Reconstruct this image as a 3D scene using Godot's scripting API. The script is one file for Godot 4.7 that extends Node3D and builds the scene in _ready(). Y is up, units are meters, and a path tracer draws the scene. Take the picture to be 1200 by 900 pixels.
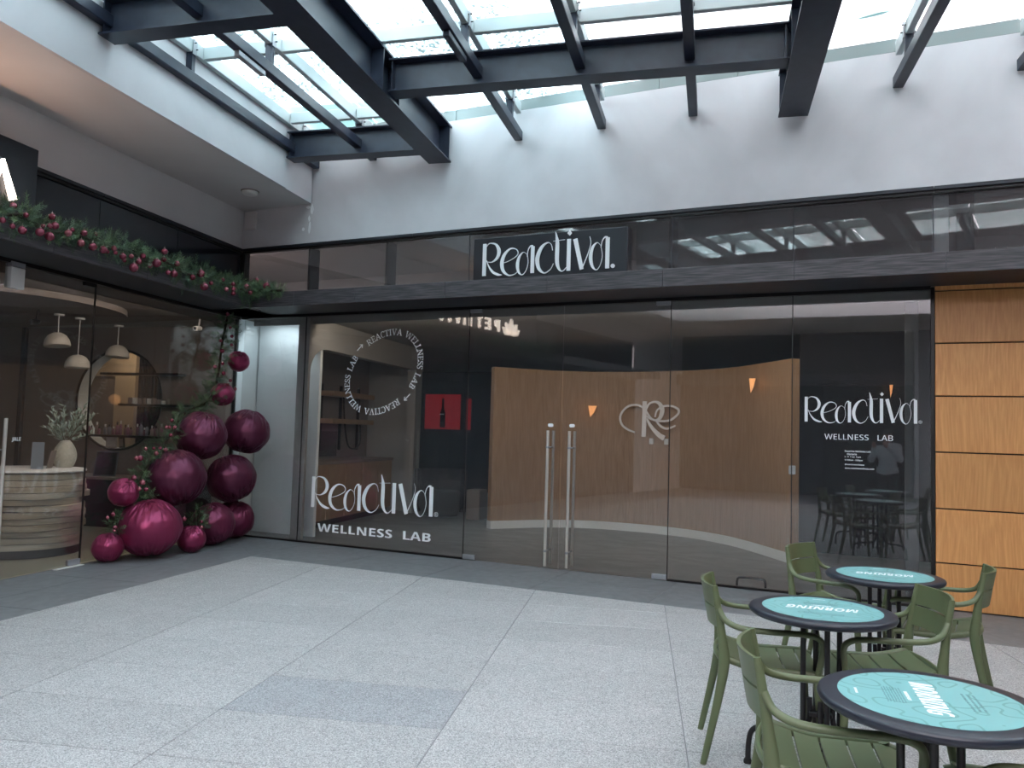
extends Node3D
# A mall courtyard under a steel and glass skylight: a glass shopfront on the back wall, a second shop on the left,
# satin balls and pine garlands in the corner, cafe tables and green chairs at the right.
# World: x runs along the back wall, z comes out of it towards the viewer. The left wall and the skylight are turned by TURN.

const TURN := 0.18314
const CORNER := Vector3(-7.981, 0.0, 0.0)
const TAU6 := TAU / 6.0

var L := Transform3D(Basis(Vector3.UP, TURN), CORNER)   # local (n into the room, y, s along the left wall towards the viewer)
var I := Transform3D.IDENTITY
var used := {}
var mats := {}
var rng := RandomNumberGenerator.new()


# ---------------------------------------------------------------- names, tags, commits
func numbered(called: String) -> String:
	var n: int = used.get(called, -1) + 1
	used[called] = n
	return called if n == 0 else "%s_%03d" % [called, n]


func tag(o: Node3D, label: String, category: String, group := "", kind := "") -> Node3D:
	if label: o.set_meta("label", label)
	if category: o.set_meta("category", category)
	if group: o.set_meta("group", group)
	if kind: o.set_meta("kind", kind)
	return o


func thing(called: String, label: String, category: String, xf := Transform3D.IDENTITY, group := "") -> Node3D:
	var o := Node3D.new()
	o.name = numbered(called)
	add_child(o, true)
	o.transform = xf
	tag(o, label, category, group)
	return o


func struct(called: String, xf := Transform3D.IDENTITY) -> Node3D:
	var o := Node3D.new()
	o.name = numbered(called)
	add_child(o, true)
	o.transform = xf
	o.set_meta("kind", "structure")
	return o


func mb() -> SurfaceTool:
	var st := SurfaceTool.new()
	st.begin(Mesh.PRIMITIVE_TRIANGLES)
	st.set_smooth_group(-1)
	return st


func mesh_of(st: SurfaceTool) -> ArrayMesh:
	st.generate_normals()
	st.index()
	return st.commit()


func put(called: String, mesh: Mesh, mat: Material, parent: Node3D, xf := Transform3D.IDENTITY) -> MeshInstance3D:
	var o := MeshInstance3D.new()
	o.name = numbered(called) if parent == self else numbered_in(parent, called)
	o.mesh = mesh
	o.material_override = mat
	o.transform = xf
	parent.add_child(o, true)
	return o


func ordinal(n: int) -> String:
	var ones := ["", "first", "second", "third", "fourth", "fifth", "sixth", "seventh", "eighth", "ninth", "tenth", "eleventh", "twelfth", "thirteenth", "fourteenth", "fifteenth", "sixteenth", "seventeenth", "eighteenth", "nineteenth"]
	if n < 20: return ones[n]
	var tens := ["", "", "twent", "thirt", "fort", "fift"]
	return tens[n / 10] + ("ieth" if n % 10 == 0 else "y-" + ones[n % 10])


func numbered_in(parent: Node3D, called: String) -> String:
	var key := "%d/%s" % [parent.get_instance_id(), called]
	var n: int = used.get(key, -1) + 1
	used[key] = n
	return called if n == 0 else "%s_%03d" % [called, n]


func obj(called: String, st: SurfaceTool, mat: Material, parent: Node3D, xf := Transform3D.IDENTITY) -> MeshInstance3D:
	return put(called, mesh_of(st), mat, parent, xf)


func copy(o: Node3D, xf: Transform3D, label := "", group := "") -> Node3D:
	var c: Node3D = o.duplicate()
	c.name = numbered(String(o.name).rstrip("0123456789").trim_suffix("_"))
	add_child(c, true)
	c.transform = xf
	if label: c.set_meta("label", label)
	if group: c.set_meta("group", group)
	return c


# ---------------------------------------------------------------- shapes (all append to a SurfaceTool)
func tri(st: SurfaceTool, a: Vector3, b: Vector3, c: Vector3, out: Vector3) -> void:
	if (b - a).cross(c - a).dot(out) > 0.0:   # counter-clockwise as seen from outside: swap, front faces run clockwise
		var t := b
		b = c
		c = t
	st.add_vertex(a)
	st.add_vertex(b)
	st.add_vertex(c)


func quad(st: SurfaceTool, a: Vector3, b: Vector3, c: Vector3, d: Vector3, out: Vector3) -> void:
	tri(st, a, b, c, out)
	tri(st, a, c, d, out)


func box(st: SurfaceTool, c: Vector3, s: Vector3, bev := 0.0, xf := Transform3D.IDENTITY) -> void:
	st.set_smooth_group(-1)
	var h := s * 0.5
	var b := minf(bev, minf(h.x, minf(h.y, h.z)) * 0.9)
	var o := xf * c
	for ax in 3:
		var u := (ax + 1) % 3
		var v := (ax + 2) % 3
		for sg in [-1.0, 1.0]:
			var q: Array[Vector3] = []
			for k in [[-1, -1], [1, -1], [1, 1], [-1, 1]]:
				var p := Vector3.ZERO
				p[ax] = sg * h[ax]
				p[u] = k[0] * (h[u] - b)
				p[v] = k[1] * (h[v] - b)
				q.append(xf * (c + p))
			quad(st, q[0], q[1], q[2], q[3], (q[0] + q[2]) * 0.5 - o)
			if b > 0.0:
				for s2 in [-1.0, 1.0]:
					if ax < u or true:
						# chamfer between face ax/sg and face u/s2, made once
						var e: Array[Vector3] = []
						for k2 in [[0, -1], [0, 1], [1, 1], [1, -1]]:
							var p2 := Vector3.ZERO
							p2[ax] = sg * (h[ax] if k2[0] == 0 else h[ax] - b)
							p2[u] = s2 * (h[u] - b if k2[0] == 0 else h[u])
							p2[v] = k2[1] * (h[v] - b)
							e.append(xf * (c + p2))
						quad(st, e[0], e[1], e[2], e[3], (e[0] + e[2]) * 0.5 - o)
	if b > 0.0:
		for sx in [-1.0, 1.0]:
			for sy in [-1.0, 1.0]:
				for sz in [-1.0, 1.0]:
					var p0 := xf * (c + Vector3(sx * h.x, sy * (h.y - b), sz * (h.z - b)))
					var p1 := xf * (c + Vector3(sx * (h.x - b), sy * h.y, sz * (h.z - b)))
					var p3 := xf * (c + Vector3(sx * (h.x - b), sy * (h.y - b), sz * h.z))
					tri(st, p0, p1, p3, (p0 + p1 + p3) / 3.0 - o)


func span(st: SurfaceTool, lo: Vector3, hi: Vector3, bev := 0.0, xf := Transform3D.IDENTITY) -> void:
	box(st, (lo + hi) * 0.5, (hi - lo).abs(), bev, xf)


func sbox(called: String, lo: Vector3, hi: Vector3, mat: Material, parent: Node3D, bev := 0.0, xf := Transform3D.IDENTITY) -> MeshInstance3D:
	var st := mb()
	span(st, lo, hi, bev)
	return obj(called, st, mat, parent, xf)


func tube(st: SurfaceTool, pts: Array, rad: Variant, seg := 8, flat := 1.0, up := Vector3.UP) -> void:
	# a swept tube with capped ends; rad is one radius or one per point; flat squeezes it along the second cross axis
	var rings: Array = []
	var n := pts.size()
	var prev := Vector3.ZERO
	for i in n:
		var t: Vector3 = (pts[mini(i + 1, n - 1)] - pts[maxi(i - 1, 0)]).normalized()
		var a: Vector3
		if i == 0:
			a = up - t * up.dot(t)
			if a.length() < 0.05:
				a = Vector3.RIGHT - t * t.x
				if a.length() < 0.05: a = Vector3.BACK - t * t.z
		else:
			a = prev - t * prev.dot(t)
		a = a.normalized()
		prev = a
		var b := t.cross(a)
		var r: float = rad[i] if rad is Array else rad
		var ring: Array[Vector3] = []
		for k in seg:
			var w := TAU * (k + 0.5) / seg
			ring.append(pts[i] + a * cos(w) * r + b * sin(w) * r * flat)
		rings.append(ring)
	st.set_smooth_group(1)
	for i in n - 1:
		var mid: Vector3 = (pts[i] + pts[i + 1]) * 0.5
		for k in seg:
			var k1 := (k + 1) % seg
			var m: Vector3 = (rings[i][k] + rings[i + 1][k1]) * 0.5
			quad(st, rings[i][k], rings[i][k1], rings[i + 1][k1], rings[i + 1][k], m - mid)
	st.set_smooth_group(-1)
	for e in [0, n - 1]:
		var o: Vector3 = (pts[0] - pts[1]) if e == 0 else (pts[n - 1] - pts[n - 2])
		for k in range(1, seg - 1):
			tri(st, rings[e][0], rings[e][k], rings[e][k + 1], o)


func lathe(st: SurfaceTool, prof: Array, seg := 24, xf := Transform3D.IDENTITY, creases := false) -> void:
	# prof: Vector2(radius, height) from the bottom up
	for i in prof.size() - 1:
		st.set_smooth_group(i + 2 if creases else 1)
		var p: Vector2 = prof[i]
		var q: Vector2 = prof[i + 1]
		var d := q - p
		for k in seg:
			var a := TAU * k / seg
			var b := TAU * (k + 1) / seg
			var m := (a + b) * 0.5
			var out := xf.basis * Vector3(cos(m) * d.y, -d.x, sin(m) * d.y)
			var v0 := xf * Vector3(cos(a) * p.x, p.y, sin(a) * p.x)
			var v1 := xf * Vector3(cos(b) * p.x, p.y, sin(b) * p.x)
			var v2 := xf * Vector3(cos(b) * q.x, q.y, sin(b) * q.x)
			var v3 := xf * Vector3(cos(a) * q.x, q.y, sin(a) * q.x)
			if p.x > 1e-6: tri(st, v0, v1, v2, out)
			if q.x > 1e-6: tri(st, v0, v2, v3, out)
	st.set_smooth_group(-1)


func prism(st: SurfaceTool, poly: PackedVector2Array, z0: float, z1: float, xf := Transform3D.IDENTITY, bevel := 0.0) -> void:
	st.set_smooth_group(-1)
	if Geometry2D.is_polygon_clockwise(poly): poly.reverse()
	var top := poly
	if bevel > 0.0:
		var ins := Geometry2D.offset_polygon(poly, -bevel)
		if ins.size() == 1 and ins[0].size() == poly.size(): 
			# match the corners of the inset outline to those of the outline
			var best := 0
			for i in ins[0].size():
				if ins[0][i].distance_to(poly[0]) < ins[0][best].distance_to(poly[0]): best = i
			var m := PackedVector2Array()
			for i in poly.size(): m.append(ins[0][(best + i) % poly.size()])
			top = m
	var idx := Geometry2D.triangulate_polygon(top)
	var fz := xf.basis.z
	for i in range(0, idx.size(), 3):
		var a := top[idx[i]]
		var b := top[idx[i + 1]]
		var c := top[idx[i + 2]]
		tri(st, xf * Vector3(a.x, a.y, z1), xf * Vector3(b.x, b.y, z1), xf * Vector3(c.x, c.y, z1), fz)
		if bevel == 0.0: tri(st, xf * Vector3(a.x, a.y, z0), xf * Vector3(b.x, b.y, z0), xf * Vector3(c.x, c.y, z0), -fz)
	var n := poly.size()
	for i in n:
		var a := poly[i]
		var b := poly[(i + 1) % n]
		var o := xf.basis * Vector3(b.y - a.y, a.x - b.x, 0.0)
		if bevel > 0.0 and top != poly:
			var a2 := top[i]
			var b2 := top[(i + 1) % n]
			quad(st, xf * Vector3(a.x, a.y, z0), xf * Vector3(b.x, b.y, z0), xf * Vector3(b.x, b.y, z1 - bevel), xf * Vector3(a.x, a.y, z1 - bevel), o)
			quad(st, xf * Vector3(a.x, a.y, z1 - bevel), xf * Vector3(b.x, b.y, z1 - bevel), xf * Vector3(b2.x, b2.y, z1), xf * Vector3(a2.x, a2.y, z1), o + fz * o.length())
		else:
			quad(st, xf * Vector3(a.x, a.y, z0), xf * Vector3(b.x, b.y, z0), xf * Vector3(b.x, b.y, z1), xf * Vector3(a.x, a.y, z1), o)


func smooth_path(p: Array, per := 6) -> Array:
	# Catmull-Rom through the points (Vector2 or Vector3 or Array of floats as Vector3)
	var out := []
	for i in p.size() - 1:
		var a = p[maxi(i - 1, 0)]
		var b = p[i]
		var c = p[i + 1]
		var d = p[mini(i + 2, p.size() - 1)]
		for k in per:
			out.append(b.cubic_interpolate(c, a, d, float(k) / per))
	out.append(p[p.size() - 1])
	return out


func ribbon(st: SurfaceTool, pts: Array, thick: float, xf := Transform3D.IDENTITY, per := 6, hard := false) -> void:
	# a flat stroke of changing width in the xy plane; pts hold Vector3(x, y, width)
	var p := pts if hard else smooth_path(pts, per)
	var n := p.size()
	var lf: Array[Vector2] = []
	var rt: Array[Vector2] = []
	for i in n:
		var c := Vector2(p[i].x, p[i].y)
		var q: Vector3 = p[mini(i + 1, n - 1)]
		var r: Vector3 = p[maxi(i - 1, 0)]
		var t := Vector2(q.x - r.x, q.y - r.y).normalized()
		var w := Vector2(-t.y, t.x) * maxf(p[i].z, 0.002) * 0.5
		lf.append(c + w)
		rt.append(c - w)
	st.set_smooth_group(-1)
	var fz := xf.basis.z
	for i in n - 1:
		var a := Vector3(lf[i].x, lf[i].y, thick)
		var b := Vector3(lf[i + 1].x, lf[i + 1].y, thick)
		var c := Vector3(rt[i + 1].x, rt[i + 1].y, thick)
		var d := Vector3(rt[i].x, rt[i].y, thick)
		quad(st, xf * a, xf * b, xf * c, xf * d, fz)
		var z := Vector3(0, 0, thick)
		quad(st, xf * (a - z), xf * (b - z), xf * (c - z), xf * (d - z), -fz)
		quad(st, xf * a, xf * b, xf * (b - z), xf * (a - z), xf.basis * (a - d))
		quad(st, xf * d, xf * c, xf * (c - z), xf * (d - z), xf.basis * (d - a))
	for e in [0, n - 1]:
		var o: Vector3 = xf.basis * (p[0] - p[1] if e == 0 else p[n - 1] - p[n - 2])
		var a := Vector3(lf[e].x, lf[e].y, thick)
		var d := Vector3(rt[e].x, rt[e].y, thick)
		quad(st, xf * a, xf * d, xf * (d - Vector3(0, 0, thick)), xf * (a - Vector3(0, 0, thick)), o)


func text_mesh(s: String, face := "Droid Sans", weight := 400, depth := 0.002) -> TextMesh:
	var f := SystemFont.new()
	f.font_names = PackedStringArray([face])
	f.font_weight = weight
	var t := TextMesh.new()
	t.font = f
	t.font_size = 64
	t.pixel_size = 0.01
	t.depth = depth
	t.text = s
	return t


func text(called: String, s: String, parent: Node3D, mat: Material, w: float, h: float, xf: Transform3D, face := "Droid Sans", weight := 400, depth := 0.002) -> MeshInstance3D:
	# lettering stretched to w by h metres (h 0: keeps its proportions), centred on xf
	var t := text_mesh(s, face, weight, 0.02)
	var bb := t.get_aabb()
	var sx := w / bb.size.x
	var sy := h / bb.size.y if h > 0.0 else sx
	var m := Transform3D(Basis.from_scale(Vector3(sx, sy, depth / 0.02)), Vector3.ZERO)
	m.origin = -(m.basis * bb.get_center())
	var st := SurfaceTool.new()
	st.append_from(t, 0, m)
	for k in range(1, t.get_surface_count()): st.append_from(t, k, m)
	return put(called, st.commit(), mat, parent, xf)


# ---------------------------------------------------------------- materials
func mat(key: String, c: Color, rough := 0.6, metal := 0.0) -> StandardMaterial3D:
	if mats.has(key): return mats[key]
	var m := StandardMaterial3D.new()
	m.resource_name = key
	m.albedo_color = c
	m.roughness = rough
	m.metallic = metal
	mats[key] = m
	return m


func tri_map(m: StandardMaterial3D, size: float) -> void:
	m.uv1_triplanar = true
	m.uv1_world_triplanar = true
	m.uv1_scale = Vector3.ONE / size


func noise_tex(sd: int, freq: float, c0: Color, c1: Color, px := 256, oct := 4, kind := FastNoiseLite.TYPE_SIMPLEX_SMOOTH, stretch := Vector2.ONE) -> ImageTexture:
	# seamless noise between two colours, stretched along one axis where asked
	var n := FastNoiseLite.new()
	n.seed = sd
	n.noise_type = kind
	n.frequency = freq
	n.fractal_octaves = oct
	var im := Image.create(px, px, false, Image.FORMAT_RGB8)
	var R := px / TAU
	for y in px:
		for x in px:
			var a := TAU * x / px
			var b := TAU * y / px
			var v := n.get_noise_3d(cos(a) * R * stretch.x, sin(a) * R * stretch.x + cos(b) * R * stretch.y * 0.7, sin(b) * R * stretch.y)
			im.set_pixel(x, y, c0.lerp(c1, clampf(v * 0.9 + 0.5, 0.0, 1.0)))
	return ImageTexture.create_from_image(im)


func glass(key: String, c: Color, a: float) -> StandardMaterial3D:
	var m := mat(key, Color(c.r, c.g, c.b, a), 0.02)
	m.transparency = BaseMaterial3D.TRANSPARENCY_ALPHA
	m.metallic_specular = 0.46
	return m


func materials() -> void:
	var m := mat("granite", Color(1, 1, 1), 0.55)
	var im := Image.create(512, 512, false, Image.FORMAT_RGB8)
	var nz := FastNoiseLite.new()
	nz.seed = 5
	nz.frequency = 0.012
	for y in 512:
		for x in 512:
			var v := rng.randf()
			var g := 0.62 + 0.08 * rng.randf()
			if v < 0.26: g = 0.46 + 0.12 * rng.randf()
			elif v > 0.66: g = 0.74 + 0.10 * rng.randf()
			g += nz.get_noise_2d(x, y) * 0.02
			im.set_pixel(x, y, Color(g, g, g * 1.005))
	m.albedo_texture = ImageTexture.create_from_image(im)
	tri_map(m, 2.0)
	var m2 := m.duplicate() as StandardMaterial3D
	m2.albedo_color = Color(0.85, 0.86, 0.875)
	mats["granite_dark"] = m2
	for k in 3:
		var m3 := m.duplicate() as StandardMaterial3D
		var g: float = [0.945, 0.915, 0.93][k]
		m3.albedo_color = Color(g, g, g)
		m3.uv1_offset = Vector3(k * 0.37, k * 0.21, k * 0.53)
		mats["granite_%d" % k] = m3
	m = mat("basalt", Color(1, 1, 1), 0.5)
	m.albedo_texture = noise_tex(11, 0.05, Color(0.40, 0.41, 0.425), Color(0.455, 0.465, 0.48), 256, 5)
	tri_map(m, 1.4)
	m = mat("grout", Color(0.50, 0.50, 0.51), 0.9)
	m = mat("paint", Color(1, 1, 1), 0.85)
	m.albedo_texture = noise_tex(21, 0.02, Color(0.765, 0.765, 0.78), Color(0.815, 0.815, 0.83), 256, 4)
	tri_map(m, 4.0)
	m = mat("soffit", Color(1, 1, 1), 0.9)
	m.albedo_texture = noise_tex(22, 0.02, Color(0.80, 0.79, 0.79), Color(0.86, 0.85, 0.85), 128, 3)
	tri_map(m, 4.0)
	m = mat("steel_blue", Color(1, 1, 1), 0.42)
	m.albedo_texture = noise_tex(31, 0.06, Color(0.115, 0.14, 0.20), Color(0.145, 0.175, 0.24), 128, 4)
	tri_map(m, 1.0)
	m = mat("tube_white", Color(0.70, 0.735, 0.74), 0.5)
	m = mat("coping", Color(0.50, 0.545, 0.545), 0.6)
	m = mat("trim_dark", Color(0.12, 0.135, 0.165), 0.45)
	m = mat("plank", Color(1, 1, 1), 0.5)
	m.albedo_texture = noise_tex(41, 0.05, Color(0.15, 0.155, 0.175), Color(0.34, 0.325, 0.34), 512, 5, FastNoiseLite.TYPE_SIMPLEX_SMOOTH, Vector2(0.25, 2.2))
	m.uv1_triplanar = true
	m.uv1_scale = Vector3(0.5, 1.0, 0.5)
	mats["plank"].uv1_world_triplanar = true
	m = mat("canopy_under", Color(0.13, 0.145, 0.18), 0.5)
	m = mat("wood", Color(1, 1, 1), 0.45)
	m.albedo_texture = noise_tex(51, 0.045, Color(0.765, 0.535, 0.315), Color(0.845, 0.625, 0.395), 512, 5, FastNoiseLite.TYPE_SIMPLEX_SMOOTH, Vector2(2.4, 0.22))
	tri_map(m, 1.3)
	for k in 3:
		var w := m.duplicate() as StandardMaterial3D
		w.uv1_offset = Vector3(0.31 * k, 0.43 * k, 0.17 * k)
		var g: float = [1.0, 0.96, 1.03][k]
		w.albedo_color = Color(g, g * 0.99, g * 0.98)
		mats["wood_%d" % k] = w
	m = mat("veneer", Color(1, 1, 1), 0.55)
	m.albedo_texture = noise_tex(52, 0.05, Color(0.56, 0.46, 0.36), Color(0.67, 0.565, 0.46), 512, 5, FastNoiseLite.TYPE_SIMPLEX_SMOOTH, Vector2(3.0, 0.15))
	tri_map(m, 1.3)
	m = mat("concrete", Color(1, 1, 1), 0.35)
	m.albedo_texture = noise_tex(61, 0.03, Color(0.34, 0.36, 0.37), Color(0.48, 0.49, 0.50), 256, 5, FastNoiseLite.TYPE_SIMPLEX_SMOOTH, Vector2(0.6, 1.5))
	tri_map(m, 2.0)
	m = mat("pale_floor", Color(0.55, 0.54, 0.48), 0.4)
	m = mat("inner_wall", Color(0.60, 0.60, 0.595), 0.9)
	m = mat("inner_panel", Color(0.86, 0.89, 0.90), 0.8)
	m = mat("taupe", Color(0.50, 0.465, 0.44), 0.9)
	m = mat("backsplash", Color(0.25, 0.22, 0.21), 0.6)
	m = mat("inner_grey", Color(0.33, 0.35, 0.36), 0.8)
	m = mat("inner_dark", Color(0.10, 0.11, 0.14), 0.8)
	m = mat("black", Color(0.03, 0.032, 0.036), 0.4)
	m = mat("navy_glass", Color(0.085, 0.105, 0.14), 0.12)
	m = mat("chrome", Color(0.82, 0.80, 0.77), 0.35, 0.55)
	m = mat("brushed", Color(0.62, 0.63, 0.65), 0.45, 0.5)
	m = mat("white_vinyl", Color(0.93, 0.94, 0.95), 0.5)
	m = mat("white_plastic", Color(0.86, 0.86, 0.85), 0.45)
	m = mat("chair_green", Color(0.335, 0.375, 0.265), 0.42)
	m = mat("table_rim", Color(0.125, 0.145, 0.19), 0.38)
	m = mat("table_leg", Color(0.045, 0.05, 0.065), 0.4)
	m = mat("foot_cap", Color(0.03, 0.03, 0.03), 0.7)
	glass("pane", Color(0.34, 0.36, 0.38), 0.07)
	glass("pane_left", Color(0.30, 0.31, 0.32), 0.07)
	glass("pane_transom", Color(0.40, 0.385, 0.39), 0.20)  # grey tint puts a veil of reflected pale walls into the glass
	mats.pane_transom.metallic_specular = 0.60
	glass("sky_pane", Color(0.8, 0.95, 0.95), 0.66)
	m = mat("sky_pane_wet", Color(1, 1, 1), 0.5)
	m.transparency = BaseMaterial3D.TRANSPARENCY_ALPHA
	var sp := Image.create(512, 512, false, Image.FORMAT_RGBA8)
	var cl := FastNoiseLite.new()
	cl.seed = 77
	cl.frequency = 0.008
	cl.fractal_octaves = 4
	for y in 512:
		for x in 512:
			var d := clampf(cl.get_noise_2d(x, y) * 1.4 + 0.5, 0.0, 1.0)
			var v := rng.randf()
			var a := 0.70 + 0.06 * d
			var g := 1.0
			if v < 0.06 + 0.46 * d:
				a = 0.99
				g = 0.50 + 0.2 * rng.randf()
			sp.set_pixel(x, y, Color(0.78 * g, 0.90 * g, 0.91 * g, a))
	m.albedo_texture = ImageTexture.create_from_image(sp)
	tri_map(m, 9.0)
	m.roughness = 0.5
	m.backlight_enabled = true
	m.backlight = Color(1.0, 1.0, 1.0)



# ---------------------------------------------------------------- the scene
func _ready() -> void:
	rng.seed = 20
	# camera: a phone held at 1.5 m
	var cam := Camera3D.new()
	cam.name = "camera"
	add_child(cam)
	cam.transform = Transform3D(Basis(Vector3(0.9089035378838692, 0.02869892827586472, -0.4160177043564401),
		Vector3(-0.0010913331554898709, 0.9977892889679345, 0.06644805349148637),
		Vector3(0.4170049973491078, -0.059940856989873594, 0.9069255348975406)).orthonormalized(), Vector3(0, 1.5, 8.2875))
	cam.fov = rad_to_deg(2.0 * atan(450.0 / 930.0))
	cam.near = 0.04
	cam.far = 200.0
	# an overcast sky
	var we := WorldEnvironment.new()
	we.name = "environment"
	var env := Environment.new()
	env.background_mode = Environment.BG_SKY
	var sm := ProceduralSkyMaterial.new()
	sm.sky_top_color = Color(1.0, 0.95, 0.97)
	sm.sky_horizon_color = Color(0.965, 0.92, 0.94)
	sm.ground_horizon_color = Color(0.55, 0.56, 0.58)
	sm.ground_bottom_color = Color(0.40, 0.40, 0.41)
	sm.sky_energy_multiplier = SKY_ENERGY
	sm.ground_energy_multiplier = 1.0
	var sky := Sky.new()
	sky.sky_material = sm
	env.sky = sky
	env.tonemap_mode = Environment.TONE_MAPPER_LINEAR
	env.tonemap_exposure = EXPOSURE
	env.sdfgi_enabled = true
	env.ssao_enabled = true
	env.ssil_enabled = true
	we.environment = env
	add_child(we)

	materials()
	more_materials()
	build_floor()
	build_walls()
	build_glazing()
	build_skylight()
	build_lobby()
	build_salon()
	build_signs()
	build_tables()
	build_chairs()
	build_balls()
	build_garlands()
	build_person()


const SKY_ENERGY := 5.0
const EXPOSURE := 0.50


func lx(n: float, y: float, s: float) -> Vector3:   # left-wall frame to world
	return L * Vector3(n, y, s)


# ---------------------------------------------------------------- floor
func clip_tiles(parent: Node3D, called: String, region: PackedVector2Array, origin: Vector2, ang: float, w: float, d: float, keys: Array, limit: Rect2, dark := []) -> void:
	var ux := Vector2(cos(ang), sin(ang))
	var uz := Vector2(-sin(ang), cos(ang))
	var gap := 0.003
	for i in range(-12, 14):
		for j in range(-18, 20):
			var p := origin + ux * (i * w) + uz * (j * d)
			var q := PackedVector2Array([p + ux * gap + uz * gap, p + ux * (w - gap) + uz * gap, p + ux * (w - gap) + uz * (d - gap), p + ux * gap + uz * (d - gap)])
			if not limit.grow(1.5).has_point(p): continue
			for c in Geometry2D.intersect_polygons(q, region):
				if c.size() < 3: continue
				var area := 0.0
				for k in c.size(): area += c[k].cross(c[(k + 1) % c.size()])
				if absf(area) < 0.004: continue
				var st := mb()
				# x,z plane to x,y,z: prism along +y
				prism(st, flipped(c), -0.02, 0.0, Transform3D(Basis(Vector3.RIGHT, Vector3(0, 0, -1), Vector3.UP), Vector3.ZERO), 0.0015)
				var key: String = keys[(absi(i * 7 + j * 3 + i * j)) % keys.size()]
				if dark.has(Vector2i(i, j)): key = "granite_dark"
				obj(called, st, mats[key], parent)


func flipped(p: PackedVector2Array) -> PackedVector2Array:
	var o := PackedVector2Array()
	for v in p: o.append(Vector2(v.x, -v.y))
	return o


func build_floor() -> void:
	var f := struct("floor")
	sbox("floor_bed", Vector3(-9.5, -0.25, -0.02), Vector3(6.5, -0.0035, 16.5), mats.grout, f)
	# granite field, laid askew; its grid follows (-2.138, 4.128) and a turn of 15.5 degrees
	var ang := -deg_to_rad(15.5)
	var e := L.basis.x
	var ls := L.basis.z
	var c0 := Vector2(CORNER.x + e.x * 1.27, CORNER.z + e.z * 1.27)
	var dirs := Vector2(ls.x, ls.z)
	var k0 := (1.2 - c0.y) / dirs.y
	var k1 := (11.6 - c0.y) / dirs.y
	var field := PackedVector2Array([c0 + dirs * k0, Vector2(3.6, 1.2), Vector2(3.6, 11.6), c0 + dirs * k1])
	clip_tiles(f, "granite_tile", field, Vector2(-2.138, 4.128), ang, 1.2, 0.6, ["granite_0", "granite_1", "granite_0", "granite_2"], Rect2(-8, 0, 12.5, 12), [Vector2i(-1, 0)])
	# dark border slabs: along the back wall, along the left wall, and round the right and front
	var back := PackedVector2Array([Vector2(CORNER.x - 0.02, 0.0), Vector2(6.4, 0.0), Vector2(6.4, 1.197), c0 + dirs * k0 + Vector2(0, -0.003)])
	clip_tiles(f, "border_slab", back, Vector2(-1.86, 0.0), 0.0, 1.17, 0.6, ["basalt"], Rect2(-9, 0, 16, 1.3))
	var cl := Vector2(CORNER.x, 0.0)
	var side := PackedVector2Array([cl, c0 + dirs * k0 + Vector2(-0.003, 0), c0 + dirs * k1 + Vector2(-0.003, 0), cl + dirs * k1])
	clip_tiles(f, "border_slab", side, Vector2(lx(0, 0, 1.98).x, lx(0, 0, 1.98).z), -TURN, 0.635, 1.2, ["basalt"], Rect2(-9, -1, 6, 14))
	var right := PackedVector2Array([Vector2(3.603, 1.203), Vector2(6.4, 1.203), Vector2(6.4, 11.6), Vector2(3.603, 11.6)])
	clip_tiles(f, "border_slab", right, Vector2(3.6, 1.2), 0.0, 1.2, 1.2, ["basalt"], Rect2(3, 1, 4, 11))
	var front := PackedVector2Array([Vector2(-6.4, 11.603), Vector2(6.4, 11.603), Vector2(6.4, 15.0), Vector2(-6.4, 15.0)])
	clip_tiles(f, "border_slab", front, Vector2(-6.4, 11.6), 0.0, 1.2, 1.2, ["basalt"], Rect2(-7, 11, 14, 4))


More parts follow.
